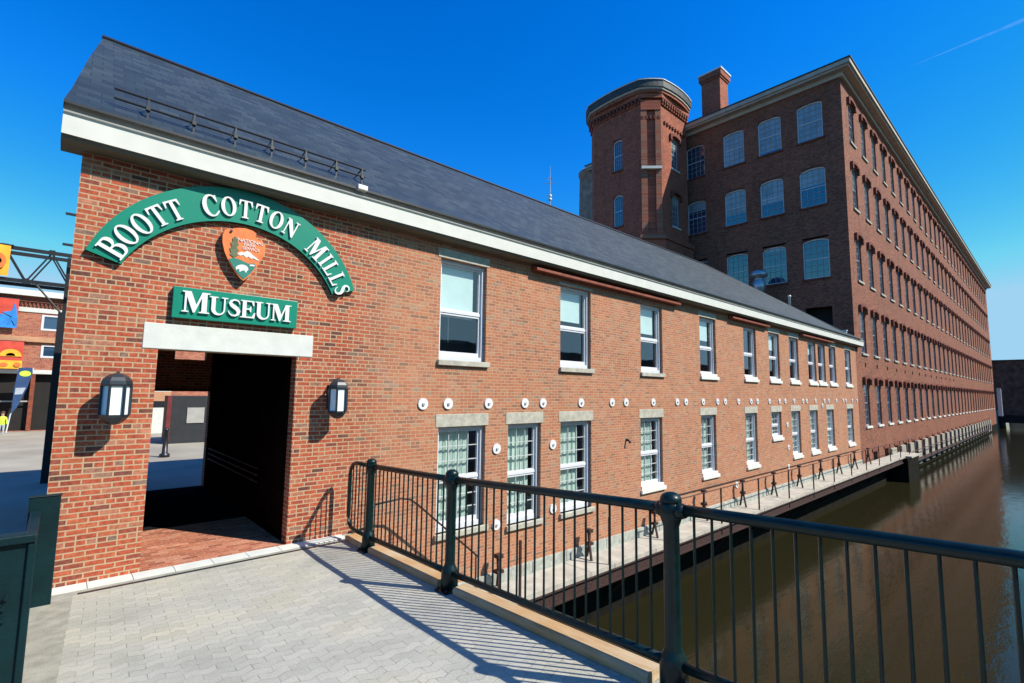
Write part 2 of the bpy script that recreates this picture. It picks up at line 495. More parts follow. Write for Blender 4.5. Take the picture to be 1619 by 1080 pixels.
M['glass'] = glass('window_glass', (0.85, 0.93, 0.92))
m_, t_, b_, o_ = newmat('mill_pane')
b_.inputs['Base Color'].default_value = (0.02, 0.05, 0.10, 1)
b_.inputs['Roughness'].default_value = 0.06
b_.inputs['IOR'].default_value = 2.3
g_ = N(t_, 'ShaderNodeNewGeometry')
n_ = N(t_, 'ShaderNodeTexNoise', Scale=1.2, Detail=2.0)
t_.links.new(g_.outputs['Position'], n_.inputs['Vector'])
bb_ = N(t_, 'ShaderNodeBump', Strength=0.25, Distance=0.02)
t_.links.new(n_.outputs['Fac'], bb_.inputs['Height'])
t_.links.new(bb_.outputs[0], b_.inputs['Normal'])
M['millpane'] = m_
M['mill_blind_sheen'] = plain('mill_blind_and_sky_sheen', (0.26, 0.34, 0.36), 0.2, 0.25, 0.8, spec=0.9)  # blinds; on the end wall also the sky reflection put into colour


# ------------------------------------------------------------------ mesh builder
class MB:
    def __init__(self):
        self.v, self.f, self.m, self.mats, self.sm = [], [], [], [], []

    def mi(self, mat):
        mat = M[mat] if isinstance(mat, str) else mat
        if mat not in self.mats:
            self.mats.append(mat)
        return self.mats.index(mat)

    def face(self, pts, mat, smooth=False):
        i = len(self.v)
        self.v += [tuple(p) for p in pts]
        self.f.append(tuple(range(i, i + len(pts))))
        self.m.append(self.mi(mat))
        self.sm.append(smooth)

    def box(self, x0, x1, y0, y1, z0, z1, mat):
        i = len(self.v)
        self.v += [(x, y, z) for z in (z0, z1) for y in (y0, y1) for x in (x0, x1)]
        for q in ((0, 2, 3, 1), (4, 5, 7, 6), (0, 1, 5, 4), (2, 6, 7, 3), (0, 4, 6, 2), (1, 3, 7, 5)):
            self.f.append(tuple(i + k for k in q))
            self.m.append(self.mi(mat))
            self.sm.append(False)
        return self

    def prism(self, loop, z0, z1, mat, cap=True):      # horizontal polygon (x,y) extruded in z
        n = len(loop)
        i = len(self.v)
        self.v += [(p[0], p[1], z0) for p in loop] + [(p[0], p[1], z1) for p in loop]
        k = self.mi(mat)
        for a in range(n):
            b = (a + 1) % n
            self.f.append((i + a, i + b, i + n + b, i + n + a))
            self.m.append(k)
            self.sm.append(False)
        if cap:
            self.f.append(tuple(i + n + a for a in range(n)))
            self.m.append(k)
            self.sm.append(False)
            self.f.append(tuple(i + a for a in reversed(range(n))))
            self.m.append(k)
            self.sm.append(False)
        return self

    def poly_ext(self, loops, fn, mat, side=None, d0=0.0, d1=0.03, back=False):
        """loops [outer, hole...] of 2D points; fn(u,v,d)->3D; front face at d1"""
        tri = tessellate_polygon([[Vector((p[0], p[1], 0)) for p in L] for L in loops])
        flat = [p for L in loops for p in L]
        i = len(self.v)
        self.v += [tuple(fn(p[0], p[1], d1)) for p in flat]
        k = self.mi(mat)
        for tr in tri:
            self.f.append(tuple(i + a for a in tr))
            self.m.append(k)
            self.sm.append(False)
        k2 = self.mi(side or mat)
        j = len(self.v)
        self.v += [tuple(fn(p[0], p[1], d0)) for p in flat]
        o = 0
        for L in loops:
            n = len(L)
            for a in range(n):
                b = (a + 1) % n
                self.f.append((i + o + a, j + o + a, j + o + b, i + o + b))
                self.m.append(k2)
                self.sm.append(False)
            o += n
        if back:
            for tr in tri:
                self.f.append(tuple(j + a for a in reversed(tr)))
                self.m.append(k2)
                self.sm.append(False)
        return self

    def tube(self, pts, r, mat, n=8, cap=True, squash=1.0):
        pts = [Vector(p) for p in pts]
        rr = r if isinstance(r, (list, tuple)) else [r] * len(pts)
        i = len(self.v)
        k = self.mi(mat)
        for a, p in enumerate(pts):
            d = (pts[min(a + 1, len(pts) - 1)] - pts[max(a - 1, 0)])
            if d.length < 1e-9:
                d = Vector((0, 0, 1))
            d.normalize()
            up = Vector((0, 0, 1)) if abs(d.z) < 0.9 else Vector((1, 0, 0))
            s = d.cross(up).normalized()
            q = s.cross(d).normalized()
            for c in range(n):
                t = 2 * PI * c / n
                self.v.append(tuple(p + s * math.cos(t) * rr[a] + q * math.sin(t) * rr[a] * squash))
        for a in range(len(pts) - 1):
            for c in range(n):
                e = (c + 1) % n
                self.f.append((i + a * n + c, i + a * n + e, i + (a + 1) * n + e, i + (a + 1) * n + c))
                self.m.append(k)
                self.sm.append(n > 6)
        if cap:
            self.f.append(tuple(i + c for c in reversed(range(n))))
            self.m.append(k)
            self.sm.append(False)
            self.f.append(tuple(i + (len(pts) - 1) * n + c for c in range(n)))
            self.m.append(k)
            self.sm.append(False)
        return self

    def lathe(self, cx, cy, prof, mat, n=20, smooth=True):
        i = len(self.v)
        k = self.mi(mat)
        for r, z in prof:
            for c in range(n):
                t = 2 * PI * c / n
                self.v.append((cx + r * math.cos(t), cy + r * math.sin(t), z))
        for a in range(len(prof) - 1):
            for c in range(n):
                e = (c + 1) % n
                self.f.append((i + a * n + c, i + a * n + e, i + (a + 1) * n + e, i + (a + 1) * n + c))
                self.m.append(k)
                self.sm.append(smooth)
        for a, rev in ((0, True), (len(prof) - 1, False)):
            if prof[a][0] > 1e-4:
                idx = [i + a * n + c for c in range(n)]
                self.f.append(tuple(reversed(idx)) if rev else tuple(idx))
                self.m.append(k)
                self.sm.append(False)
        return self

    def build(self, name, parent=None, loc=None, label=None):
        me = bpy.data.meshes.new(name)
        me.from_pydata(self.v, [], self.f)
        for m in self.mats:
            me.materials.append(m)
        me.polygons.foreach_set('material_index', self.m)
        me.polygons.foreach_set('use_smooth', self.sm)
        me.validate()
        me.update()
        o = bpy.data.objects.new(name, me)
        COL.objects.link(o)
        if parent:
            o.parent = parent
            if loc is None:      # mesh written in world coordinates
                o.location = -wloc(parent)
            else:
                o.location = loc
        elif loc is not None:
            o.location = loc
        if label:
            o['label'] = label
        return o


def wloc(o):
    v = Vector(o.location)
    while o.parent:
        o = o.parent
        v += Vector(o.location)
    return v


def thing(name, label, cat, loc=(0, 0, 0), rz=0, group=None):
    o = bpy.data.objects.new(name, None)
    COL.objects.link(o)
    o.location = loc
    o.rotation_euler = (0, 0, rz)
    o.empty_display_size = 0.3
    o['label'] = label
    o['category'] = cat
    if group:
        o['group'] = group
    return o


def tag(o, label, cat, group=None):
    o['label'] = label
    o['category'] = cat
    if group:
        o['group'] = group
    return o


def struct(o, label):
    o['kind'] = 'structure'
    o['label'] = label
    return o


def bevel(o, wd=0.006, seg=2):
    b = o.modifiers.new('bevel', 'BEVEL')
    b.width = wd
    b.segments = seg
    b.limit_method = 'ANGLE'
    return o


def grid_wall(mb, axis, pos, u0, u1, z0, z1, holes, mat, depth, reveal, inward=1):
    """wall in plane (axis 'y': y=pos, u=x ; axis 'x': x=pos, u=y) with rectangular holes and reveals"""
    us = sorted(set([u0, u1] + [h[0] for h in holes] + [h[1] for h in holes]))
    zs = sorted(set([z0, z1] + [h[2] for h in holes] + [h[3] for h in holes]))

    def P(u, z, d=0.0):
        return (u, pos + d * inward, z) if axis == 'y' else (pos + d * inward, u, z)
    for a in range(len(us) - 1):
        # merge vertically where possible
        z_start = None
        for b in range(len(zs) - 1):
            cu, cz = (us[a] + us[a + 1]) / 2, (zs[b] + zs[b + 1]) / 2
            solid = not any(h[0] < cu < h[1] and h[2] < cz < h[3] for h in holes)
            if solid and z_start is None:
                z_start = zs[b]
            if (not solid or b == len(zs) - 2) and z_start is not None:
                z_end = zs[b + 1] if solid else zs[b]
                mb.face([P(us[a], z_start), P(us[a + 1], z_start), P(us[a + 1], z_end), P(us[a], z_end)], mat)
                z_start = None
    for h in holes:
        a, b, c, d = h[:4]
        mb.face([P(a, c), P(a, d), P(a, d, depth), P(a, c, depth)], reveal)
        mb.face([P(b, c), P(b, c, depth), P(b, d, depth), P(b, d)], reveal)
        mb.face([P(a, d), P(b, d), P(b, d, depth), P(a, d, depth)], reveal)
        mb.face([P(a, c), P(a, c, depth), P(b, c, depth), P(b, c)], reveal)


# ================================================================== SETTING
def deck_z(y):
    pts = [(-9.9, 0.53), (-8.35, 0.49), (-6.4, 0.37), (-3.45, 0.155), (-1.1, 0.022), (-0.4, 0.0), (0, 0.0)]
    for (a, za), (b, zb) in zip(pts, pts[1:]):
        if a <= y <= b:
            return za + (zb - za) * (y - a) / (b - a)
    return 0.53 if y < -9.9 else 0.0


WZ = -3.3      # water level
mb = MB()
# ground: yard behind the mills and the land beyond the canal (one sheet, with the canal cut out of it)
G0 = -0.004
for x0_, x1_, y0_, y1_, mt_ in ((-25, 12, 0.3, 30, 'plaza'), (-900, -25, 0.3, 30, 'farground'), (12, 900, 0.3, 30, 'farground'), (-900, 900, 30, 1200, 'farground')):
    mb.face([(x0_, y0_, G0), (x1_, y0_, G0), (x1_, y1_, G0), (x0_, y1_, G0)], mt_)
mb.face([(-900, -1200, G0), (900, -1200, G0), (900, -24, G0), (-900, -24, G0)], 'farground')
mb.face([(170, -24, G0), (900, -24, G0), (900, 0.3, G0), (170, 0.3, G0)], 'farground')
mb.face([(-900, -24, WZ - 1.2), (170, -24, WZ - 1.2), (170, 0.3, WZ - 1.2), (-900, 0.3, WZ - 1.2)], 'bed')
mb.face([(-900, -24, G0), (170, -24, G0), (170, -24, WZ - 1.2), (-900, -24, WZ - 1.2)], 'granite')
mb.face([(-900, 0.3, G0), (-900, 0.3, WZ - 1.2), (170, 0.3, WZ - 1.2), (170, 0.3, G0)], 'granite')
mb.face([(170, -24, G0), (170, 0.3, G0), (170, 0.3, WZ - 1.2), (170, -24, WZ - 1.2)], 'granite')
struct(mb.build('ground'), 'grey paved yard and the land around the canal')
mb = MB()
mb.face([(-300, -24, WZ), (170, -24, WZ), (170, 0.3, WZ), (-300, 0.3, WZ)], 'water')
struct(mb.build('canal_water'), 'dark brown still canal water reflecting the mill and sky')


# bridge deck: paved, cambered
def railx(y):
    return 3.73 + 0.06 * y


mb = MB()
ys = [-0.4, -1.1, -1.8, -2.6, -3.45, -4.2, -5.0, -5.8, -6.4, -7.2, -8.35, -9.9]
XL = lambda y: 0.34 + 0.06 * y
for a, b in zip(ys, ys[1:]):
    za, zb = deck_z(a), deck_z(b)
    mb.face([(XL(a), a, za), (XL(b), b, zb), (railx(b) - 0.07, b, zb), (railx(a) - 0.07, a, za)], 'pavers')
    # concrete edge strip on the left
    mb.face([(-0.6, a, za), (-0.6, b, zb), (XL(b), b, zb), (XL(a), a, za)], 'strip')
    # outer concrete strip under the railing
    mb.face([(railx(a) - 0.07, a, za), (railx(b) - 0.07, b, zb), (railx(b) + 0.16, b, zb), (railx(a) + 0.16, a, za)], 'strip')
    mb.face([(railx(a) + 0.16, a, za), (railx(b) + 0.16, b, zb), (railx(b) + 0.16, b, zb - 0.45), (railx(a) + 0.16, a, za - 0.45)], 'rust')
    mb.face([(-0.6, a, za - 0.45), (railx(a) + 0.16, a, za - 0.45), (railx(b) + 0.16, b, zb - 0.45), (-0.6, b, zb - 0.45)], 'rust')
    mb.face([(-0.6, a, za), (-0.6, a, za - 0.45), (-0.6, b, zb - 0.45), (-0.6, b, zb)], 'rust')
struct(mb.build('bridge_deck'), 'pale grey interlocking pavers of the footbridge leading to the doorway')
mb = MB()
x = 0.0
k = 0
mb.face([(-0.6, -0.4, 0), (railx(0) + 0.16, -0.4, 0), (railx(0) + 0.16, 0, 0), (-0.6, 0, 0)], 'strip')
while x < 3.7:
    x2 = min(x + 0.45, 3.72)
    mb.box(x + 0.004, x2 - 0.004, -0.245, 0.0 if not (0.98 < x2 and x < 2.84) else -0.002, -0.05, 0.012, 'stone')
    x = x2
mb.box(0.36, 3.55, -0.40, -0.352, -0.05, 0.006, 'black')
struct(mb.build('threshold_kerb'), 'pale stone kerb and dark drain slot along the foot of the brick wall')

# ================================================================== MUSEUM
EZ = 5.49      # soffit height
museum = thing('brick_museum_building', 'long low red brick building with slate roof and square passage under green signs', 'building', (18, 3, 0))
UP = [(5.60, 0), (9.22, 0), (12.79, 0), (16.44, 0), (20.03, 0), (22.58, 0), (25.0, 0), (27.55, 0), (29.07, 0), (30.93, 0), (33.93, 0)]
LO = [(5.64, 1.21), (7.50, 1.05), (9.24, 1.2), (12.72, 1.2), (16.4, 1.1), (19.97, 1.12), (22.6, 1.12), (24.95, 1.15), (27.45, 1.18), (30.05, 1.25), (33.8, 1.25)]
holes = [(0.98, 2.84, 0.0, 2.97)]
for x, _ in UP:
    holes.append((x, x + 1.21, 3.07, 5.17))
for i, (x, wd) in enumerate(LO):
    holes.append((x, x + wd, 0.60 if i == 6 else -0.34 if i not in (1, 2) else -0.48, 1.72))
mb = MB()
grid_wall(mb, 'y', 0.0, 0.0, 36.3, -1.38, 5.7, [h for h in holes if h[2] != 0.0] + [(0.98, 2.84, 0.0, 2.97)], 'brick', 0.225, 'brick')
# lower masonry down to the water
mb.face([(0, 0, WZ - 0.5), (36.3, 0, WZ - 0.5), (36.3, 0, -1.72), (0, 0, -1.72)], 'darkstone')
mb.face([(0, 0, -1.72), (36.3, 0, -1.72), (36.3, 0, -1.38), (0, 0, -1.38)], 'granite')
# left gable end, back wall
mb.face([(0, 0, -0.5), (0, 0, 5.7), (0.08, 3.15, 8.6), (0.14, 6.3, 5.7), (0.14, 6.3, -0.5)], 'brick')
DZ = 6.3
grid_wall(mb, 'y', DZ, 0.14, 36.3, -0.1, 5.7, [(0.98, 2.84, 0.0, 2.35), (2.04, 2.71, 3.13, 3.42)], 'brick', 0.25, 'brick', inward=-1)
mb.build('wall', museum)
# passage interior
mb = MB()
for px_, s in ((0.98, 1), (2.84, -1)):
    mb.face([(px_, 0.225, 0), (px_, 0.225, 3.6), (px_, DZ - 0.25, 3.6), (px_, DZ - 0.25, 0)], 'passage_shade')
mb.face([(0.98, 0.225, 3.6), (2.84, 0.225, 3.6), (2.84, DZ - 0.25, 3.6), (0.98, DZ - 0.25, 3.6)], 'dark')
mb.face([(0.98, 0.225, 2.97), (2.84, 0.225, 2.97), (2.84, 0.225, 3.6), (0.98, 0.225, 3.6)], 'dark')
mb.build('passage', museum)
mb = MB()
for k in range(3):
    mb.tube([(2.80, 1.6, 0.75 + k * 0.12), (2.80, 5.6, 0.75 + k * 0.12)], 0.015, 'rust', 6)
mb.build('passage_rail', museum)
mb = MB()
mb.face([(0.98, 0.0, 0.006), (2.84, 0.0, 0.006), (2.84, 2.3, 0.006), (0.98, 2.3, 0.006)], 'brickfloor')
mb.face([(0.98, 2.3, 0.006), (2.84, 2.3, 0.006), (2.84, DZ, 0.006), (0.98, DZ, 0.006)], 'shadefloor')
struct(mb.build('passage_floor'), 'red brick paving inside the passage under the museum')
# stone ledge
mb = MB()
x = 3.95
while x < 36.3:
    x2 = min(x + 1.1 + random.random() * 0.9, 36.3)
    mb.box(x + 0.006, x2 - 0.006, -0.05, 0.1, -1.72, -1.372, 'granite')
    x = x2
bevel(mb.build('stone_ledge', museum), 0.012)
# doorway lintel
mb = MB()
mb.box(0.80, 3.09, -0.012, 0.1, 2.975, 3.33, 'stone')
bevel(mb.build('door_lintel', museum), 0.008)
# roof : profile with a flared eave
RY, RZ = 3.15, 8.87
prof = [(-0.40, 5.935), (0.1, 6.32), (0.65, 6.80), (1.5, 7.54), (RY, RZ)]
ends = lambda y: -0.22 + (y + 0.4) * 0.095


def back(y):
    return 2 * RY - y


mb = MB()
HX = 23.0
hip_end = (36.25, -0.40, 5.935)


def hipx(z):   # x on the hip line at height z
    f = (RZ - z) / (RZ - 5.935)
    return HX + (34.35 - HX) * f


for (ya, za), (yb, zb) in zip(prof, prof[1:]):
    xa, xb = hipx(za), hipx(zb)
    if za < 5.94:
        xa = 36.25
    mb.face([(ends(ya), ya, za), (xa, ya, za), (xb, yb, zb), (ends(yb), yb, zb)], 'slate')
    mb.face([(ends(back(ya)), back(ya), za), (ends(back(yb)), back(yb), zb), (HX, back(yb), zb), (HX, back(ya), za)], 'slate')
    if zb > 5.94:
        mb.face([(xa, ya, za), (HX, back(ya), za), (HX, back(yb), zb), (xb, yb, zb)], 'slate')
# verge thickness at the gable
for (ya, za), (yb, zb) in zip(prof, prof[1:]):
    mb.face([(ends(ya), ya, za), (ends(yb), yb, zb), (ends(yb), yb, zb - 0.12), (ends(ya), ya, za - 0.12)], 'black')
mb.face([(-0.22, -0.40, 5.90), (36.25, -0.40, 5.90), (36.25, -0.40, 5.935), (-0.22, -0.40, 5.935)], 'black')
roof = mb.build('roof', museum)
mb = MB()
mb.tube([(0.1, RY, RZ + 0.0), (HX, RY, RZ + 0.0)], 0.05, 'black', 6)
mb.tube([(HX, RY, RZ), (34.35, -0.36, 5.94)], 0.04, 'black', 6)
mb.build('ridge_cap', roof, (0, 0, 0))
# white eave: gutter board, crown, soffit
mb = MB()
e0, e1 = -0.215, 36.9
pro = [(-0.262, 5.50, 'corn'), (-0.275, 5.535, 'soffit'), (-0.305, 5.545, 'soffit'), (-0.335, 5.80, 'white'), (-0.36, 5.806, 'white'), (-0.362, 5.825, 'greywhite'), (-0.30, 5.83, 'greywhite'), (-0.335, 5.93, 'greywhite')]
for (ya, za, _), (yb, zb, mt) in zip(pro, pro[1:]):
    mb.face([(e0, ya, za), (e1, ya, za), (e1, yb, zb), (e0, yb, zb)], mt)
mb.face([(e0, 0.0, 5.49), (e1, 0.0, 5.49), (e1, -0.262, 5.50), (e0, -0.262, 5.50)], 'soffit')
mb.face([(e0, 0, 5.49)] + [(e0, y, z) for y, z, _ in pro] + [(e0, 0.0, 5.93)], 'white')
mb.face([(e1, 0, 5.49)] + [(e1, y, z) for y, z, _ in pro] + [(e1, 0.0, 5.93)], 'white')
mb.face([(e0, 0, 5.49), (e0, 0.22, 5.50), (0.0, 0.22, 5.50), (0.0, 0, 5.49)], 'soffit')
mb.face([(e0, 0.22, 5.50), (0.0, 0.22, 5.50), (0.0, 0.22, 6.0), (e0, 0.22, 6.0)], 'white')
mb.face([(e0, 0.0, 5.49), (e0, 0.22, 5.50), (e0, 0.22, 6.0), (e0, 0.0, 5.93)], 'white')
mb.build('eave', museum)
# small white bracket on the gutter
mb = MB()
mb.box(3.56, 3.74, -0.44, -0.30, 5.90, 5.99, 'white')
bevel(mb.build('gutter_box', museum), 0.015)
# rust red strips under the eave
for a, b in ((8.18, 14.85), (18.72, 22.3), (26.39, 31.33)):
    mb = MB()
    mb.box(a, b, -0.20, 0.02, 5.34, 5.40, 'rustred')
    mb.box(a + 0.01, b - 0.01, -0.05, 0.02, 5.405, 5.47, 'rustred')
    mb.build('steel_strip', museum)
# drainpipe-like dark quoin strip at the left end and bracket ties
for z in (4.62, 4.22):
    mb = MB()
    mb.box(-0.10, 0.0, 0.0, 0.04, z, z + 0.025, 'black')
    mb.build('wall_tie', museum)


# windows ---------------------------------------------------------------
def win_meshes(W, z0, z1, muntins, blind, curtain_sheen=False):
    """local coords: x 0..W, y 0 = wall plane (into the wall is +y)"""
    fr = MB()
    t = 0.065
    y0, y1 = 0.085, 0.215
    H = z1 - z0
    fr.box(0.003, t, y0, y1, 0.0, H, 'white2')
    fr.box(W - t, W - 0.003, y0, y1, 0.0, H, 'white2')
    fr.box(t, W - t, y0, y1, H - t, H - 0.003, 'white2')
    fr.box(t, W - t, y0 - 0.0, y1, 0.003, 0.10, 'white2')
    # sashes
    s = 0.045
    mid = H * 0.49
    fr.box(t, W - t, y0 + 0.035, y1 - 0.02, mid - 0.03, mid + 0.03, 'white2')
    for a, b in ((0.10, mid - 0.03), (mid + 0.03, H - t)):
        fr.box(t, t + s, y0 + 0.05, y1 - 0.02, a, b, 'white2')
        fr.box(W - t - s, W - t, y0 + 0.05, y1 - 0.02, a, b, 'white2')
        fr.box(t + s, W - t - s, y0 + 0.05, y1 - 0.02, a, a + (0.09 if a < 0.2 else 0.03), 'white2')
        fr.box(t + s, W - t - s, y0 + 0.05, y1 - 0.02, b - 0.045, b, 'white2')
        if muntins:
            nx, nz = muntins
            for i in range(1, nx):
                xx = t + s + (W - 2 * t - 2 * s) * i / nx
                fr.box(xx - 0.008, xx + 0.008, y0 + 0.055, y1 - 0.035, a + 0.03, b - 0.045, 'muntin')
            for i in range(1, nz):
                zz = a + 0.03 + (b - a - 0.075) * i / nz
                fr.box(t + s, W - t - s, y0 + 0.057, y1 - 0.037, zz - 0.008, zz + 0.008, 'muntin')
    gl = MB()
    gl.face([(t, 0.168, 0.1), (W - t, 0.168, 0.1), (W - t, 0.168, H - t), (t, 0.168, H - t)], 'glass')
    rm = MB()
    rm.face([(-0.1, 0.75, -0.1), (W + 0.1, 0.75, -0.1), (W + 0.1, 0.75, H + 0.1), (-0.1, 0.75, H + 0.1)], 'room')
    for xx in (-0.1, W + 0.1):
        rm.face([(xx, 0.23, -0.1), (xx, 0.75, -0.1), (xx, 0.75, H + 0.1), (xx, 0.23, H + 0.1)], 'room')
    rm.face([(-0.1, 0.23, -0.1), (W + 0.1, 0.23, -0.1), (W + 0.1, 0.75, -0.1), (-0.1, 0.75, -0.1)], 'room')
    bl = MB()
    if curtain_sheen:
        # folded sheer curtains; in farther windows they imitate pale pane reflections
        n = 18
        pts = [(0.02 + (W * curtain_sheen) * i / n, 0.26 + 0.018 * math.sin(i * 2.4), 0) for i in range(n + 1)]
        for a, b in zip(pts, pts[1:]):
            bl.face([(a[0], a[1], 0.05), (b[0], b[1], 0.05), (b[0], b[1], H), (a[0], a[1], H)], 'curtain_sheen')
    elif blind > 0:
        bl.box(0.09, W - 0.2, 0.235, 0.25, H * (1 - blind), H, 'blind')
    return fr, gl, rm, bl


def place_window(x, W, z0, z1, muntins, blind, curtain_sheen, lintel, sillw, label):
    fr, gl, rm, bl = win_meshes(W, z0, z1, muntins, blind, curtain_sheen)
    base = Vector((x, 0, z0)) - Vector(museum.location)
    o = fr.build('window', museum, base, label)
    gl.build('pane', o, (0, 0, 0))
    rm.build('room_behind', o, (0, 0, 0))
    if bl.f:
        bl.build('curtain_sheen' if curtain_sheen else 'blind', o, (0, 0, 0))
    H = z1 - z0
    s = MB()
    s.box(-0.04, W + 0.08, -0.07, 0.16, -0.11, 0.0, 'white' if sillw else 'lintel_stone')
    if sillw:
        s.box(0.0, W, -0.03, 0.05, 0.003, 0.10, 'white')
    bevel(s.build('sill', o, (0, 0, 0)), 0.01)
    if lintel:
        l = MB()
        l.box(-0.07, W + 0.07, -0.012, 0.12, H + 0.003, H + lintel, 'lintel_stone')
        bevel(l.build('lintel', o, (0, 0, 0)), 0.008)
    return o


ublind = [0.56, 0.42, 0.42, 0.38, 0.0, 0.35, 0.0, 0.3, 0.0, 0.0, 0.3]
for i, (x, _) in enumerate(UP):
    lin = 0.20 if i in (0, 3, 5, 6, 9, 10) else (0.07 if i == 1 else 0)
    place_window(x, 1.21, 3.07, 5.17, None, ublind[i], False, lin, i > 2, None)
for i, (x, wd) in enumerate(LO):
    z0 = 0.60 if i == 6 else (-0.34 if i not in (1, 2) else -0.48)
    cur = [0.74, 0.8, 0.74, 0.80, 0.72, 0.86, 0.7, 0.9, 0.8, 0.85, 0.8][i]
    place_window(x, wd, z0, 1.72, (4, 3) if i == 0 else (3, 3 if i != 6 else 2), 0, cur, 0.26, i > 2, None)

# anchor plates
CI = [5.26, 5.85, 6.91, 8.0, 8.6, 10.01, 11.33, 11.99, 13.4, 14.81, 15.37, 16.55, 17.63, 18.24, 19.37, 20.53, 21.15, 22.4, 23.54, 24.21, 25.32, 26.51, 27.04, 28.35, 29.75, 30.49, 31.83, 33.15, 33.64, 34.94, 36.0]
pl = [(x, 2.19) for x in CI] + [(7.16, 1.21), (8.95, 1.19), (7.18, -0.40), (8.97, -0.32), (24.36, 1.14), (24.4, 0.13), (29.4, 1.95), (19.0, -0.9), (24.3, -0.7)]
for x, z in pl:
    mb = MB()
    n = 14
    r0 = 0.112
    ring = [(x + r0 * math.cos(2 * PI * k / n), z + r0 * math.sin(2 * PI * k / n)) for k in range(n)]
    mb.poly_ext([ring], lambda u, v, d: (u, -d, v), 'letter', None, 0, 0.03)
    mb.box(x - 0.022, x + 0.022, -0.055, -0.03, z - 0.03, z + 0.014, 'greywhite')
    mb.build('anchor_plate', museum)

# ================================================================== MILL
MX, MXE, MT = 36.3, 131.0, 23.5
mill = thing('brick_cotton_mill', 'huge five storey red brick mill with endless rows of windows along the canal', 'building', (84, 9, 0))
fronts = []
cols = [38.45 + 3.05 * i for i in range(30)]
rows = [(0.57, 3.55), (5.2, 8.2), (9.95, 12.95), (14.8, 17.8), (19.4, 22.3)]
for c in cols:
    for (a, b) in rows:
        fronts.append((c - 0.62, c + 0.62, a, b))
bcols = [39.7 + 3.15 * i for i in range(26)]
bholes = [(c - 0.6, c + 0.6, -2.2 if c > 46.5 else -1.75, -1.1) for c in bcols]
mb = MB()
grid_wall(mb, 'y', 0.0, MX, MXE, -2.3, MT, fronts + bholes, 'mill', 0.28, 'mill')
mb.face([(MX, 0, WZ - 0.5), (MXE, 0, WZ - 0.5), (MXE, 0, -2.3), (MX, 0, -2.3)], 'darkstone')
ecol = [1.9, 4.48, 7.05, 10.1]
erow = [(19.62, 22.25), (15.02, 17.72), (10.13, 12.92), (5.4, 8.2)]
eh = [(c - 0.78, c + 0.78, a, b) for c in ecol for a, b in erow]
grid_wall(mb, 'x', MX, 0.0, 20.0, -0.5, MT, eh, 'mill', 0.2, 'mill')
mb.face([(MXE, 0, WZ - 0.5), (MXE, 20, WZ - 0.5), (MXE, 20, MT), (MXE, 0, MT)], 'mill')
mb.face([(MX, 20, -0.5), (MXE, 20, -0.5), (MXE, 20, MT), (MX, 20, MT)], 'mill')
mb.build('wall', mill)
mb = MB()
mb.face([(MX + 0.7, 0.7, 2), (MX + 0.7, 19.5, 2), (MX + 0.7, 19.5, MT), (MX + 0.7, 0.7, MT)], 'dark')
mb.face([(MX + 0.7, 0.7, -3), (MXE - 0.5, 0.7, -3), (MXE - 0.5, 0.7, MT), (MX + 0.7, 0.7, MT)], 'dark')
mb.build('dark_interior', mill)
# cornice and low roof
mb = MB()
for (d0, d1, z0, z1, mt) in ((0.0, 0.18, MT - 0.30, MT, 'corn'), (0.0, 0.62, MT, MT + 0.14, 'corn'), (0.0, 0.74, MT + 0.14, MT + 0.42, 'corn'), (0.0, 0.80, MT + 0.42, MT + 0.50, 'slatecap')):
    mb.box(MX - d1, MXE + d1, -d1, 20 + d1, z0 + 0.002, z1, mt) if z0 >= MT else (
        mb.box(MX - d1, MXE + d1, -d1, -0.003, z0, z1, mt), mb.box(MX - d1, MX - 0.003, -0.003, 20, z0, z1, mt))
mb.build('cornice', mill)
mb = MB()
zr = MT + 0.505
mb.face([(MX - 0.7, -0.7, zr), (MXE + 0.7, -0.7, zr), (MXE - 8, 10, zr + 0.9), (MX + 8, 10, zr + 0.9)], 'slatecap')
mb.face([(MX - 0.7, 20.7, zr), (MX + 8, 10, zr + 0.9), (MXE - 8, 10, zr + 0.9), (MXE + 0.7, 20.7, zr)], 'slatecap')
mb.face([(MX - 0.7, -0.7, zr), (MX + 8, 10, zr + 0.9), (MX - 0.7, 20.7, zr)], 'slatecap')
mb.build('roof', mill)
mb = MB()
mb.box(37.5, 38.9, 8.45, 10.0, MT + 0.5, 27.95, 'tower')
mb.box(37.42, 38.98, 8.37, 10.08, 27.95, 28.1, 'tower')
mb.box(37.34, 39.06, 8.29, 10.16, 28.1, 28.55, 'tower')
mb.box(37.28, 39.12, 8.23, 10.22, 28.55, 28.68, 'lightmetal')
mb.build('chimney', mill)


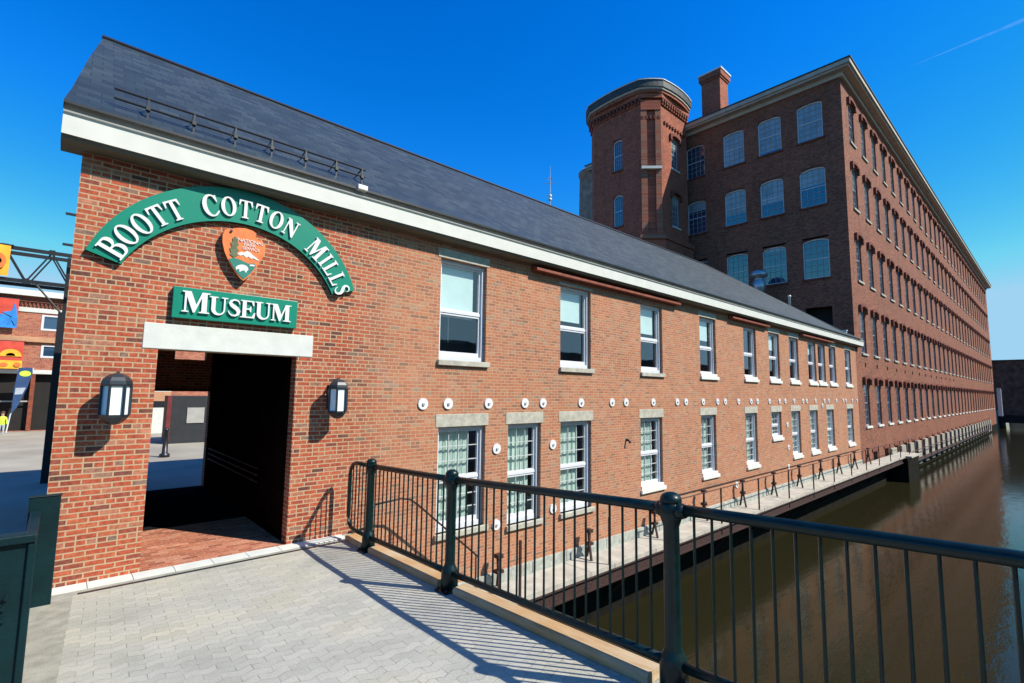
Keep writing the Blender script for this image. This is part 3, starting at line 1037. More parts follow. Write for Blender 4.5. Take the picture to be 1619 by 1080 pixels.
def mill_window(W, H, arch, hood, muntin=True, blindp=0.0):
    """returns meshes frame, pane, sill, hood ; local x centred, y into wall"""
    h = W / 2
    fr = MB()
    t = 0.07
    yy0, yy1 = 0.10, 0.22
    FM = 'millframe' if hood else 'white2'
    fr.box(-h, -h + t, yy0, yy1, 0, H, FM)
    fr.box(h - t, h, yy0, yy1, 0, H, FM)
    fr.box(-h + t, h - t, yy0, yy1, 0, 0.08, FM)
    fr.box(-h + t, h - t, yy0 + 0.03, yy1 - 0.02, H * 0.48, H * 0.48 + 0.05, FM)
    # arched head
    n = 8
    up, lo_ = [], []
    for i in range(n + 1):
        u = -h + W * i / n
        zc = H - arch * (u / h) ** 2
        up.append((u, zc))
        lo_.append((u, zc - 0.09))
    for a in range(n):
        fr.face([(lo_[a][0], yy0, lo_[a][1]), (lo_[a + 1][0], yy0, lo_[a + 1][1]), (up[a + 1][0], yy0, up[a + 1][1]), (up[a][0], yy0, up[a][1])], FM)
        fr.face([(lo_[a][0], yy0, lo_[a][1]), (lo_[a][0], yy1, lo_[a][1]), (lo_[a + 1][0], yy1, lo_[a + 1][1]), (lo_[a + 1][0], yy0, lo_[a + 1][1])], FM)
    if muntin:
        for i in range(1, 4):
            xx = -h + t + (W - 2 * t) * i / 4
            fr.box(xx - 0.012, xx + 0.012, yy0 + 0.04, yy1 - 0.04, 0.08, H - 0.09 - arch * 0.3, 'greywhite')
        for i in range(1, 6):
            zz = 0.08 + (H - 0.2) * i / 6
            if abs(zz - H * 0.5) > 0.1:
                fr.box(-h + t, h - t, yy0 + 0.042, yy1 - 0.042, zz - 0.012, zz + 0.012, 'greywhite')
    pn = MB()
    zb = H * (1 - blindp)
    pn.face([(-h + t, 0.172, 0.05), (h - t, 0.172, 0.05), (h - t, 0.172, zb), (-h + t, 0.172, zb)], 'millpane')
    if blindp > 0:
        pn.face([(-h + t, 0.172, zb), (h - t, 0.172, zb), (h - t, 0.172, H), (-h + t, 0.172, H)], 'mill_blind_sheen')
    sl = MB()
    sl.box(-h - 0.08, h + 0.08, -0.09, 0.12, -0.13, -0.002, hood if hood else 'mill_dark')
    hd = MB()
    # brick filler above the arch
    for a in range(n):
        (u0, z0), (u1, z1) = up[a], up[a + 1]
        hd.face([(u0, 0.0, z0), (u1, 0.0, z1), (u1, 0.0, H), (u0, 0.0, H)], 'mill')
        hd.face([(u0, 0.0, z0), (u0, 0.2, z0), (u1, 0.2, z1), (u1, 0.0, z1)], 'mill')
    if hood:
        o = 0.26
        d = 0.17
        pts = []
        for i in range(n + 1):
            u = -h - o + (W + 2 * o) * i / n
            pts.append((u, H + 0.26 - 0.16 * (u / (h + o)) ** 2))
        loop = [(-h - o, H - 0.38), (-h - 0.05, H - 0.38), (-h - 0.05, H + 0.0)] + [(u * 0.78, z - 0.20) for u, z in pts[1:-1]] + [(h + 0.05, H + 0.0), (h + 0.05, H - 0.38), (h + o, H - 0.38)] + list(reversed(pts))
        hd.poly_ext([loop], lambda u, v, dd: (u, -dd, v), 'mill_dark', None, 0.0, d)
    return fr, pn, sl, hd


def proto(W, H, arch, hood, muntin=True, blindp=0.0):
    fr, pn, sl, hd = mill_window(W, H, arch, hood, muntin, blindp)
    res = []
    for mbx, nm in ((fr, 'window'), (pn, 'pane'), (sl, 'sill'), (hd, 'arch_hood')):
        me = bpy.data.meshes.new(nm)
        me.from_pydata(mbx.v, [], mbx.f)
        for m in mbx.mats:
            me.materials.append(m)
        me.polygons.foreach_set('material_index', mbx.m)
        me.update()
        res.append((nm, me, mbx))
    return res


def put_window(pr, parent, loc, rz=0):
    root = None
    for nm, me, _ in pr:
        o = bpy.data.objects.new(nm, me)
        COL.objects.link(o)
        if root is None:
            root = o
            o.parent = parent
            o.location = Vector(loc) - Vector(parent.location)
            o.rotation_euler = (0, 0, rz)
        else:
            o.parent = root
    return root


EB = ((1.0, 0.45, 0.0), (0.92, 0.62, 0.12), (1.0, 0.70, 0.0), (0.0, 0.3, 0.0))
p_end = {b: proto(1.56, 2.66, 0.16, False, True, b) for b in set(sum(EB, ()))}
for i, c in enumerate(ecol):
    for j, (a, b) in enumerate(erow):
        if (i, j) == (3, 3) or j == 3:
            continue
        bl = EB[i][j]
        pr = p_end[bl]
        put_window(pr, mill, (MX, c, a), R(-90))
# far end-wall openings in the lowest row stay as dark reveals hidden by the roof
p_f = {}
for H in sorted(set(round(b - a, 2) for a, b in rows)):
    for bl in (0.0, 0.3, 0.5, 0.75, 1.0):
        for sl_ in ('white', 'granite'):
            p_f[(H, bl, sl_)] = proto(1.24, H, 0.12, sl_, True, bl)
budget = 100 - 12 - 9
rest = []
NC = 17
bn = 9
for ci_, c in enumerate(cols):
    for ri, (a, b) in enumerate(rows):
        pr = p_f[(round(b - a, 2), random.choice((0.0, 0.0, 0.3, 0.5, 0.5, 0.75, 1.0)), 'white' if ri == 0 else 'granite')]
        if ci_ < NC:
            put_window(pr, mill, (c, 0, a))
        else:
            rest.append((pr, c, a))
mb = MB()
for pr, c, a in rest:
    for nm, me, src in pr:
        i0 = len(mb.v)
        mb.v += [(v[0] + c, v[1], v[2] + a) for v in src.v]
        for f, mi in zip(src.f, src.m):
            mb.f.append(tuple(i0 + k for k in f))
            mb.m.append(mb.mi(src.mats[mi]))
            mb.sm.append(False)
o = mb.build('distant_windows', mill)
o['kind'] = 'stuff'


# basement openings: pale piers and dark openings
def base_mesh(c):
    mb = MB()
    zb = -2.2 if c > 46.5 else -1.75
    mb.box(c - 0.595, c + 0.595, 0.2, 0.24, zb + 0.01, -1.11, 'room')
    mb.box(c - 0.03, c + 0.03, 0.14, 0.19, zb + 0.01, -1.11, 'greywhite')
    mb.box(c - 0.8, c + 0.8, -0.05, 0.02, -1.097, -0.93, 'mill_dark')
    return mb


for k, c in enumerate(bcols):
    if k < 14:
        base_mesh(c).build('basement_window', mill)
mb = MB()
for k, c in enumerate(bcols):
    if k >= 14:
        s_ = base_mesh(c)
        i0 = len(mb.v)
        mb.v += s_.v
        for f, mi in zip(s_.f, s_.m):
            mb.f.append(tuple(i0 + q for q in f))
            mb.m.append(mb.mi(s_.mats[mi]))
            mb.sm.append(False)
o = mb.build('distant_basement_windows', mill)
o['kind'] = 'stuff'
for c in bcols:
    if c > 45:
        mb = MB()
        mb.box(c - 2.30, c - 0.80, -0.16, -0.003, -3.05, -1.2, 'pier')
        mb.build('stone_pier', mill)
# star anchors above row one
mb = MB()
for c in cols[:14]:
    mb.box(c - 0.05, c + 0.05, -0.05, 0, 4.35, 4.6, 'rust')
mb.build('iron_ties', mill)

# ================================================================== TOWER
tower = thing('brick_stair_tower', 'square brick stair tower with chamfered corners and dark flat cap against the mill end', 'tower', (33.5, 13.5, 0))
base = [(30.8, 11.55), (31.85, 10.5), (35.75, 10.5), (36.29, 11.05), (36.29, 17.0), (31.85, 17.0), (30.8, 15.95)]


def off(loop, d):
    cx_, cy_ = 33.55, 13.75
    out = []
    for x, y in loop:
        sx = -1 if x < cx_ else 1
        sy = -1 if y < cy_ else 1
        if x > 36:
            out.append((x + (0.0 if d < 0 else 0.0), y + sy * d * (0.45 if y > 10.9 and y < 12 else 1)))
        elif x < 31:
            out.append((x - d, y + sy * d * 0.41))
        elif x < 32:
            out.append((x - d * 0.41, y + sy * d))
        else:
            out.append((x + d * 0.2, y + sy * d))
    return out


mb = MB()
mb.prism(off(base, 0.35), -0.5, 13.6, 'tower')
mb.prism(off(base, 0.45), 13.6, 13.9, 'tower')
mb.prism(off(base, 0.18), 13.9, 14.2, 'tower')
# shaft walls with window openings on the two big faces
ZT = 25.2
grid_wall(mb, 'x', 30.8, 11.55, 15.95, 14.2, ZT, [(13.2, 14.05, 19.6, 22.15), (13.2, 14.05, 15.15, 17.65)], 'tower', 0.3, 'tower')
grid_wall(mb, 'y', 10.5, 31.85, 35.75, 14.2, ZT, [(33.35, 34.4, 19.6, 22.1), (33.35, 34.4, 15.05, 17.65)], 'tower', 0.3, 'tower')
mb.face([(30.8, 11.55, 14.2), (31.85, 10.5, 14.2), (31.85, 10.5, ZT), (30.8, 11.55, ZT)], 'tower')
mb.face([(35.75, 10.5, 14.2), (36.29, 11.05, 14.2), (36.29, 11.05, ZT), (35.75, 10.5, ZT)], 'tower')
mb.face([(30.8, 15.95, 14.2), (31.85, 17, 14.2), (31.85, 17, ZT), (30.8, 15.95, ZT)], 'tower')
mb.face([(31.85, 17, 14.2), (36.29, 17, 14.2), (36.29, 17, ZT), (31.85, 17, ZT)], 'tower')
mb.face([(31.2, 11.7, 14.2), (31.2, 16, 14.2), (31.2, 16, ZT), (31.2, 11.7, ZT)], 'dark')
mb.face([(31.9, 10.95, 14.2), (35.9, 10.95, 14.2), (35.9, 10.95, ZT), (31.9, 10.95, ZT)], 'dark')
mb.build('shaft', tower)
# projecting corner pilasters either side of the chamfer niche, corbel bands
mb = MB()
d = 0.16


def cham(u, o):      # point on the near chamfer, u 0..1, pushed out by o
    return (30.8 + 1.05 * u - o * 0.707, 11.55 - 1.05 * u - o * 0.707)


for u0, u1 in ((0.0, 0.30), (0.72, 1.0)):
    a, b, c_, e = cham(u0, 0), cham(u1, 0), cham(u1, d), cham(u0, d)
    mb.prism([a, b, c_, e], 14.2, 23.6, 'tower')
a, b, c_, e = cham(0, 0), cham(1, 0), cham(1, d + 0.04), cham(0, d + 0.04)
mb.prism([a, b, c_, e], 23.6, 24.3, 'tower')
for k in range(5):
    u = 0.1 + 0.2 * k
    mb.prism([cham(u - 0.05, 0), cham(u + 0.05, 0), cham(u + 0.05, d + 0.02), cham(u - 0.05, d + 0.02)], 22.9, 23.15, 'mill_dark')
mb.build('corner_pilasters', tower)
mb = MB()
a, b, c_, e = cham(0.0, 0.0), cham(1.0, 0.0), cham(1.0, 0.34), cham(0.0, 0.34)
mb.prism([a, b, c_, e], 18.95, 19.15, 'stone')
mb.build('stone_ledge', tower)
mb = MB()
mb.prism(off(base, 0.10), 24.15, 24.4, 'tower')
mb.prism(off(base, 0.22), 24.55, 24.9, 'tower')
for k in range(14):        # corbel table
    y = 11.5 + k * 0.33
    mb.box(30.58, 30.81, y - 0.08, y + 0.08, 24.25, 24.6, 'mill_dark')
for k in range(12):
    x = 31.95 + k * 0.33
    mb.box(x - 0.08, x + 0.08, 10.28, 10.51, 24.25, 24.6, 'mill_dark')
for k in range(8):
    x = 32.4 + k * 0.4
    mb.box(x - 0.1, x + 0.1, 10.38, 10.51, 22.75, 22.95, 'mill_dark')
mb.build('corbel_table', tower)
mb = MB()
def rounded(loop, bulge=0.22, n=5):
    out = []
    for a in range(len(loop)):
        p, q = loop[a], loop[(a + 1) % len(loop)]
        L_ = math.hypot(q[0] - p[0], q[1] - p[1])
        nx_, ny_ = (q[1] - p[1]) / L_, -(q[0] - p[0]) / L_
        k_ = bulge * min(1, L_ / 4.2)
        for i in range(n):
            f_ = i / n
            s_ = k_ * 4 * f_ * (1 - f_)
            out.append((p[0] + (q[0] - p[0]) * f_ + nx_ * s_, p[1] + (q[1] - p[1]) * f_ + ny_ * s_))
    return out


mb.prism(rounded(off(base, 0.26)), 24.9, 25.12, 'tower')
mb.prism(rounded(off(base, 0.34)), 25.12, 25.28, 'corn')
mb.prism(rounded(off(base, 0.42)), 25.28, 25.80, 'slatecap')
mb.prism(rounded(off(base, 0.47)), 25.80, 25.86, 'lightmetal')
mb.prism(rounded(off(base, 0.38)), 25.86, 25.95, 'slatecap')
mb.build('cap', tower)
pA = proto(0.85, 2.5, 0.2, False, True, 0.0)
pB = proto(1.05, 2.55, 0.2, 'stone', True, 0.3)
for z in (19.6, 15.15):
    put_window(pA, tower, (30.8, 13.625, z), R(-90))
for z in (19.6, 15.05):
    put_window(pB, tower, (33.875, 10.5, z))

# ================================================================== chimney stack, mast, roof vents
st = MB()
st.lathe(61.2, 40, [(2.75, 0), (2.25, 35), (2.2, 37.0), (2.4, 37.1), (2.4, 37.6), (2.15, 37.9), (1.7, 37.9), (1.7, 36)], 'stack', 28)
tag(st.build('factory_chimney'), 'round pale brick factory chimney rising left of the stair tower', 'chimney')
mb = MB()
mb.tube([(40.5, 30, 0), (40.5, 30, 25.5), (40.5, 30, 28.7)], [0.12, 0.09, 0.02], 'galv', 6)
for z, l in ((24.6, 0.25), (25.2, 0.3), (26.6, 0.45), (27.2, 0.3)):
    mb.tube([(40.5 - l, 30 + l, z), (40.5 + l, 30 - l, z)], 0.035, 'galv', 5)
for z in (24.7, 25.1):
    mb.lathe(40.5, 30, [(0.02, z - 0.2), (0.2, z - 0.1), (0.2, z + 0.1), (0.02, z + 0.2)], 'lightmetal', 8)
mb.tube([(40.1, 30, 26.9), (40.5, 30, 27.5), (40.9, 30, 26.9)], 0.025, 'galv', 5)
tag(mb.build('antenna_mast'), 'thin grey antenna mast showing above the slate ridge', 'antenna')
mb = MB()
mb.lathe(34.8, 5.0, [(0.34, 6.0), (0.34, 9.5), (0.42, 9.6), (0.42, 10.1), (0.30, 10.2), (0.30, 10.4), (0.55, 10.45), (0.60, 10.62), (0.45, 10.85), (0.1, 10.95), (0.0, 10.96)], 'galv', 16)
tag(mb.build('roof_vent'), 'round galvanised ventilator with mushroom cap behind the slate roof', 'vent')
mb = MB()
mb.lathe(31.4, 2.0, [(0.06, 5.8), (0.06, 8.18), (0.085, 8.2), (0.085, 8.3), (0.0, 8.3)], 'lightmetal', 10)
tag(mb.build('vent_pipe'), 'thin pale vent pipe standing by the sloping end of the slate roof', 'pipe')
mb = MB()
mb.box(34.1, 34.25, -0.1, 0.05, 6.0, 6.28, 'lightmetal')
mb.box(34.06, 34.29, -0.14, 0.09, 6.28, 6.33, 'lightmetal')
tag(mb.build('roof_box'), 'tiny pale box on the eave beside the mill corner', 'vent')

# ================================================================== SNOW GUARD
sg = thing('roof_snow_guard', 'black two-rail snow guard along the eave of the slate roof', 'snow guard', (2, -0.1, 6.2))


def rz_(y):
    for (ya, za), (yb, zb) in zip(prof, prof[1:]):
        if ya <= y <= yb:
            return za + (zb - za) * (y - ya) / (yb - ya)


sy = -0.16
sb = rz_(sy)
for dz, nm in ((0.27, 'rail'), (0.14, 'rail')):
    mb = MB()
    mb.tube([(0.25, sy, sb + dz), (3.80, sy, sb + dz)], 0.017, 'black', 6)
    mb.build(nm, sg)
for x in (0.62, 1.16, 1.70, 2.22, 2.75, 3.27, 3.74):
    mb = MB()
    mb.box(x - 0.012, x + 0.012, sy - 0.012, sy + 0.012, sb - 0.03, sb + 0.29, 'black')
    mb.face([(x - 0.013, sy, sb + 0.24), (x - 0.013, sy + 0.22, rz_(sy + 0.22) + 0.01), (x - 0.013, sy + 0.26, rz_(sy + 0.26) + 0.01), (x - 0.013, sy + 0.01, sb + 0.29)], 'black')
    mb.box(x - 0.025, x + 0.025, sy - 0.04, sy + 0.02, sb + 0.10, sb + 0.15, 'black')
    mb.build('bracket', sg)


# ================================================================== LETTERS
def arc(cx_, cy_, rx, ry, a0, a1, n):
    return [(cx_ + rx * math.cos(R(a0 + (a1 - a0) * i / n)), cy_ + ry * math.sin(R(a0 + (a1 - a0) * i / n))) for i in range(n + 1)]


def glyphs():
    g = {}
    g['I'] = (0.40, [[(0, 0), (.40, 0), (.40, .05), (.30, .07), (.30, .93), (.40, .95), (.40, 1), (0, 1), (0, .95), (.10, .93), (.10, .07), (0, .05)]])
    g['L'] = (0.76, [[(0, 0), (.72, 0), (.76, .32), (.70, .32), (.60, .09), (.30, .07), (.30, .93), (.42, .95), (.42, 1), (0, 1), (0, .95), (.10, .93), (.10, .07), (0, .05)]])
    g['T'] = (0.86, [[(.22, 0), (.64, 0), (.64, .05), (.53, .07), (.53, .92), (.72, .90), (.80, .68), (.86, .68), (.84, 1), (.02, 1), (0, .68), (.06, .68), (.14, .90), (.33, .92), (.33, .07), (.22, .05)]])
    g['E'] = (0.78, [[(0, 0), (.74, 0), (.78, .32), (.72, .32), (.60, .08), (.30, .07), (.30, .47), (.46, .47), (.51, .35), (.56, .35), (.56, .67), (.51, .67), (.46, .55), (.30, .55), (.30, .93), (.57, .93), (.65, .72), (.71, .72), (.69, 1), (0, 1), (0, .95), (.10, .93), (.10, .07), (0, .05)]])
    g['M'] = (1.14, [[(0, 0), (.28, 0), (.28, .05), (.18, .07), (.18, .76), (.46, 0), (.53, 0), (.80, .74), (.80, .07), (.70, .05), (.70, 0), (1.14, 0), (1.14, .05), (1.02, .07), (1.02, .93), (1.14, .95), (1.14, 1), (.80, 1), (.58, .38), (.35, 1), (0, 1), (0, .95), (.10, .93), (.10, .07), (0, .05)]])
    g['N'] = (0.92, [[(0, 0), (.28, 0), (.28, .05), (.18, .07), (.18, .70), (.72, 0), (.82, 0), (.82, .93), (.92, .95), (.92, 1), (.62, 1), (.62, .95), (.73, .93), (.73, .36), (.27, 1), (0, 1), (0, .95), (.10, .92), (.10, .07), (0, .05)]])
    g['U'] = (0.90, [[(0, 1), (0, .95), (.10, .93)] + [(.10, .32)] + arc(.44, .32, .34, .34, 180, 360, 12)[1:] + [(.78, .93), (.90, .95), (.90, 1), (.58, 1), (.58, .95), (.70, .93), (.70, .32)] + list(reversed(arc(.50, .32, .20, .24, 180, 360, 10)))[1:] + [(.30, .93), (.42, .95), (.42, 1)]])
    g['O'] = (0.92, [arc(.46, .5, .46, .52, 0, 345, 23), arc(.46, .5, .24, .45, 0, 345, 23)])
    c_out = arc(.46, .5, .46, .52, 48, 318, 20)
    c_in = arc(.50, .5, .27, .445, 318, 48, 20)
    g['C'] = (0.86, [[(.78, .98), (.72, .98), (.70, .93)] + c_out[1:-1] + [(.86, .22), (.80, .26)] + c_in[1:-1] + [(.78, .66), (.82, .66)]])
    g['B'] = (0.82, [[(0, 0), (.47, 0)] + arc(.48, .27, .34, .27, -90, 90, 10)[1:-1] + [(.50, .53)] + arc(.46, .765, .29, .235, -80, 90, 10)[1:] + [(0, 1), (0, .95), (.10, .93), (.10, .07), (0, .05)],
                     [(.30, .57), (.42, .57)] + arc(.42, .75, .12, .18, -90, 90, 8)[1:] + [(.30, .93)],
                     [(.30, .07), (.44, .07)] + arc(.44, .28, .16, .21, -90, 90, 8)[1:] + [(.30, .49)]])
    cl = [(.62, .72, .02), (.60, .84, .03), (.50, .93, .04), (.34, .95, .045), (.20, .88, .06), (.15, .76, .085), (.22, .64, .10), (.36, .54, .11), (.50, .44, .11), (.58, .31, .10), (.55, .15, .07), (.42, .055, .05), (.25, .06, .04), (.12, .16, .03), (.06, .30, .02)]
    Lf, Rt = [], []
    for i, (x, y, w_) in enumerate(cl):
        a = cl[max(i - 1, 0)]
        b = cl[min(i + 1, len(cl) - 1)]
        dx, dy = b[0] - a[0], b[1] - a[1]
        l = math.hypot(dx, dy)
        Lf.append((x - dy / l * w_, y + dx / l * w_))
        Rt.append((x + dy / l * w_, y - dx / l * w_))
    g['S'] = (0.70, [Lf + list(reversed(Rt))])
    return g


G = glyphs()


def letter(ch, fn, parent, h, mat='letter'):
    wd, loops = G[ch]
    mb = MB()
    mb.poly_ext([[(x * h, y * h) for x, y in L] for L in loops], fn, mat, mat, 0.0, 0.022)
    mb.build('letter', parent)


# arched sign
arch = thing('arched_green_sign', 'arched green sign board lettered BOOTT COTTON MILLS in white on the brick wall', 'sign', (1.93, -0.05, 4.1))
OC, OR_, IC, IR_ = (1.93, 3.565), 1.915, (1.915, 3.37), 1.59
mb = MB()
outer = arc(OC[0], OC[1], OR_, OR_, 161.0, 19.0, 44)
inner = arc(IC[0], IC[1], IR_, IR_, 26.0, 154.0, 44)
T_ = 0.075
mb.poly_ext([outer + inner], lambda u, v, d_: (u, -d_, v), 'signgreen', 'signdark', 0.004, T_)
mb.build('board', arch)
text = 'BOOTT COTTON MILLS'
hs_ = []
first = True
for ch in text:
    if ch == ' ':
        hs_.append((ch, 0, 0.30))
        first = True
        continue
    h = 0.315 if first else 0.285
    first = False
    hs_.append((ch, h, G[ch][0] * h * 1.0 + 0.042))
CC = (1.922, 3.45)
BR = 1.60
tot = sum(a[2] for a in hs_) - 0.05
a0, a1 = 155.8, 22.6
span = R(a0 - a1) * (BR + 0.13)
sc = span / tot
s_pos = 0.0
for ch, h, adv in hs_:
    if ch != ' ':
        wch = G[ch][0] * h
        ang = R(a0) - (s_pos + adv / 2) * sc / (BR + 0.13)
        nx, nz = math.cos(ang), math.sin(ang)
        tx, tz = nz, -nx
        ksc = min(1.12, sc)
        B_ = BR - 0.005

        def fn(u, v, d_, nx=nx, nz=nz, tx=tx, tz=tz, wch=wch, B_=B_, ksc=ksc, h=h):
            uu = (u - wch / 2) * ksc
            rr = B_ + (v - h / 2) + 0.14
            return (CC[0] + nx * rr + tx * uu, -(T_ + 0.012) - d_, CC[1] + nz * rr + tz * uu)
        letter(ch, fn, arch, h)
    s_pos += adv
# museum sign
ms = thing('museum_sign', 'small rectangular green sign lettered MUSEUM above the doorway lintel', 'sign', (1.93, -0.05, 3.42))
mb = MB()
mb.box(1.09, 2.78, -0.09, -0.004, 3.42, 3.865, 'signgreen')
bevel(mb.build('board', ms), 0.006)
word = [('M', 0.30)] + [(c, 0.265) for c in 'USEUM']
tot = sum(G[c][0] * h for c, h in word)
gap = (1.48 - tot) / 5
x = 1.935 - 0.74
for c, h in word:
    letter(c, lambda u, v, d_, x=x: (x + u, -0.102 - d_, 3.51 + v), ms, h)
    x += G[c][0] * h + gap
# arrowhead emblem ------------------------------------------------------
em = thing('arrowhead_emblem_sign', 'orange and green arrowhead shaped park emblem inside the sign arch', 'sign', (1.93, -0.1, 4.05))
shape = [(1.635, 4.72), (1.66, 4.795), (1.70, 4.82), (1.745, 4.815), (1.775, 4.85), (1.84, 4.87), (1.93, 4.885), (2.04, 4.87), (2.09, 4.84), (2.085, 4.775), (2.13, 4.74), (2.18, 4.74), (2.225, 4.68), (2.235, 4.60), (2.215, 4.50), (2.17, 4.40), (2.12, 4.30), (2.06, 4.20), (2.01, 4.13), (1.955, 4.07), (1.915, 4.095), (1.85, 4.17), (1.78, 4.27), (1.72, 4.37), (1.675, 4.47), (1.64, 4.60)]
EY = 0.115
mb = MB()
mb.poly_ext([shape], lambda u, v, d_: (u, -d_, v), 'orange', 'brown', 0.03, EY)
mb.build('shield', em)
E2 = EY + 0.004


def flat(loop, mat, nm, dd=E2, th=0.003):
    mb = MB()
    mb.poly_ext([loop], lambda u, v, d_: (u, -d_, v), mat, mat, dd - 0.003, dd + th)
    return mb.build(nm, em)


flat([(1.735, 4.365), (1.80, 4.40), (1.90, 4.38), (2.0, 4.345), (2.08, 4.36), (2.12, 4.33), (2.05, 4.205), (1.955, 4.09), (1.86, 4.175), (1.79, 4.275)], 'eteal', 'meadow')
flat([(1.845, 4.475), (1.90, 4.51), (1.93, 4.50), (1.98, 4.54), (2.02, 4.52), (2.06, 4.485), (2.11, 4.455), (2.16, 4.41), (2.12, 4.42), (2.07, 4.44), (2.04, 4.425), (2.00, 4.455), (1.97, 4.43), (1.93, 4.465), (1.88, 4.445)], 'letter', 'mountain')
tree = [(1.80, 4.40), (1.745, 4.44), (1.76, 4.47), (1.735, 4.53), (1.765, 4.56), (1.745, 4.62), (1.775, 4.64), (1.765, 4.69), (1.80, 4.73), (1.835, 4.69), (1.83, 4.64), (1.86, 4.61), (1.835, 4.56), (1.865, 4.52), (1.835, 4.47), (1.85, 4.44)]
flat(tree, 'etree', 'tree', E2 + 0.004)
bison = [(1.845, 4.215), (1.835, 4.25), (1.85, 4.28), (1.88, 4.30), (1.92, 4.315), (1.96, 4.31), (1.99, 4.295), (2.01, 4.265), (2.005, 4.235), (1.99, 4.225), (1.985, 4.20), (1.97, 4.20), (1.965, 4.225), (1.93, 4.225), (1.90, 4.20), (1.885, 4.20), (1.89, 4.235), (1.86, 4.235)]
flat(bison, 'letter', 'bison', E2 + 0.004)
flat([(2.02, 4.33), (2.06, 4.34), (2.10, 4.335), (2.09, 4.315), (2.03, 4.31)], 'letter', 'lake', E2 + 0.004)
for k, (ln, z, sz, xc) in enumerate((('NATIONAL', 4.665, 0.062, 2.02), ('PARK', 4.608, 0.062, 2.01), ('SERVICE', 4.551, 0.058, 2.03))):
    fc = bpy.data.curves.new('lettering', 'FONT')
    fc.body = ln
    fc.size = sz * 1.15
    fc.align_x = 'CENTER'
    fc.extrude = 0.002
    to = bpy.data.objects.new('lettering', fc)
    COL.objects.link(to)
    dg = bpy.context.evaluated_depsgraph_get()
    me = bpy.data.meshes.new_from_object(to.evaluated_get(dg))
    bpy.data.objects.remove(to)
    me.materials.clear()
    me.materials.append(M['letter'])
    lo = bpy.data.objects.new('lettering', me)
    COL.objects.link(lo)
    lo.parent = em
    lo.rotation_euler = (R(90), 0, 0)
    lo.location = Vector((xc, -E2 - 0.005, z)) - Vector(em.location)
mb = MB()
mb.lathe(1.745, 0, [(0.02, 0), (0.02, 0.01)], 'black', 8)
mb = MB()
mb.tube([(1.745, -EY, 4.795), (1.745, -EY - 0.02, 4.795)], 0.018, 'black', 8)
mb.build('bolt', em)


# ================================================================== WALL LANTERNS
def lantern(x, label):
    t = thing('wall_lantern', label, 'wall lamp', (x, 0, 2.0), 0, 'lanterns flanking the doorway')
    yc = -0.30
    r0 = 0.15
    hx = lambda r, z: [(r * math.cos(R(60 * k)), yc + r * math.sin(R(60 * k)), z) for k in range(6)]
    mb = MB()
    mb.box(-0.07, 0.07, -0.03, -0.002, 0.12, 0.52, 'lamp')
    mb.tube([(0, -0.02, 0.50), (0, -0.12, 0.60), (0, yc, 0.62)], 0.022, 'lamp', 8)
    mb.tube([(0, -0.02, 0.15), (0, yc + 0.1, 0.10)], 0.02, 'lamp', 8)
    mb.build('bracket', t, (0, 0, 0))
    mb = MB()
    rings = [(0.158, 0.455), (0.163, 0.48), (0.155, 0.52), (0.125, 0.565), (0.09, 0.595), (0.05, 0.612), (0.0, 0.618)]
    mb.lathe(0, yc, [(0.03, 0.455)] + rings, 'lamp', 6, False)
    mb.build('top_cap', t, (0, 0, 0))
    mb = MB()
    mb.lathe(0, yc, [(0.0, -0.035), (0.06, -0.025), (0.105, 0.01), (0.145, 0.06), (0.158, 0.095), (0.03, 0.10)], 'lamp', 6, False)
    mb.build('bottom_cap', t, (0, 0, 0))
    mb = MB()
    for k in range(6):
        a = R(60 * k)
        p = Vector((r0 * math.cos(a), yc + r0 * math.sin(a), 0))
        mb.tube([p + Vector((0, 0, 0.09)), p + Vector((0, 0, 0.46))], 0.017, 'lamp', 6)
    mb.build('cage', t, (0, 0, 0))
    mb = MB()
    mb.lathe(0, yc, [(0.135, 0.095), (0.135, 0.46)], 'lampglass', 6, False)
    mb.build('glass', t, (0, 0, 0))
    return t


lantern(0.55, 'black six-sided wall lantern left of the dark doorway')
lantern(3.44, 'black six-sided wall lantern right of the doorway, above the railing end')

# ================================================================== RAILING
rail = thing('green_bridge_railing', 'dark green steel railing with ball-topped posts along the right side of the footbridge', 'railing', (3.5, -4, 0.2))


def tz(y):      # top rail height
    return deck_z(y) + 1.255


def bz(y):
    return deck_z(y) + 0.20


def RP(y, z):
    return (railx(y), y, z)


posts = [-1.14, -3.45, -6.40, -9.0]
for y in posts:
    mb = MB()
    zb = deck_z(y)
    x = railx(y)
    mb.lathe(x, y, [(0.098, zb - 0.02), (0.098, zb + 0.19), (0.090, zb + 0.23), (0.084, zb + 0.25), (0.068, zb + 0.28), (0.059, zb + 0.31), (0.056, zb + 1.13), (0.072, zb + 1.18), (0.084, zb + 1.215), (0.086, zb + 1.285), (0.074, zb + 1.30)], 'green', 20)
    mb.lathe(x, y, [(0.074, zb + 1.298), (0.078, zb + 1.314), (0.073, zb + 1.336), (0.058, zb + 1.356), (0.032, zb + 1.368), (0.0, zb + 1.372)], 'green', 20)
    p = mb.build('post', rail)
    mb = MB()
    mb.box(x - 0.13, x + 0.13, y - 0.11, y + 0.11, zb - 0.01, zb + 0.022, 'green')
    for sx in (-0.1, 0.1):
        for sy_ in (-0.08, 0.08):
            mb.lathe(x + sx, y + sy_, [(0.014, zb + 0.022), (0.014, zb + 0.045), (0, zb + 0.047)], 'rust', 6)
    mb.build('base_plate', p, (0, 0, 0))
segs = [(-0.30, posts[0]), (posts[0], posts[1]), (posts[1], posts[2]), (posts[2], posts[3])]
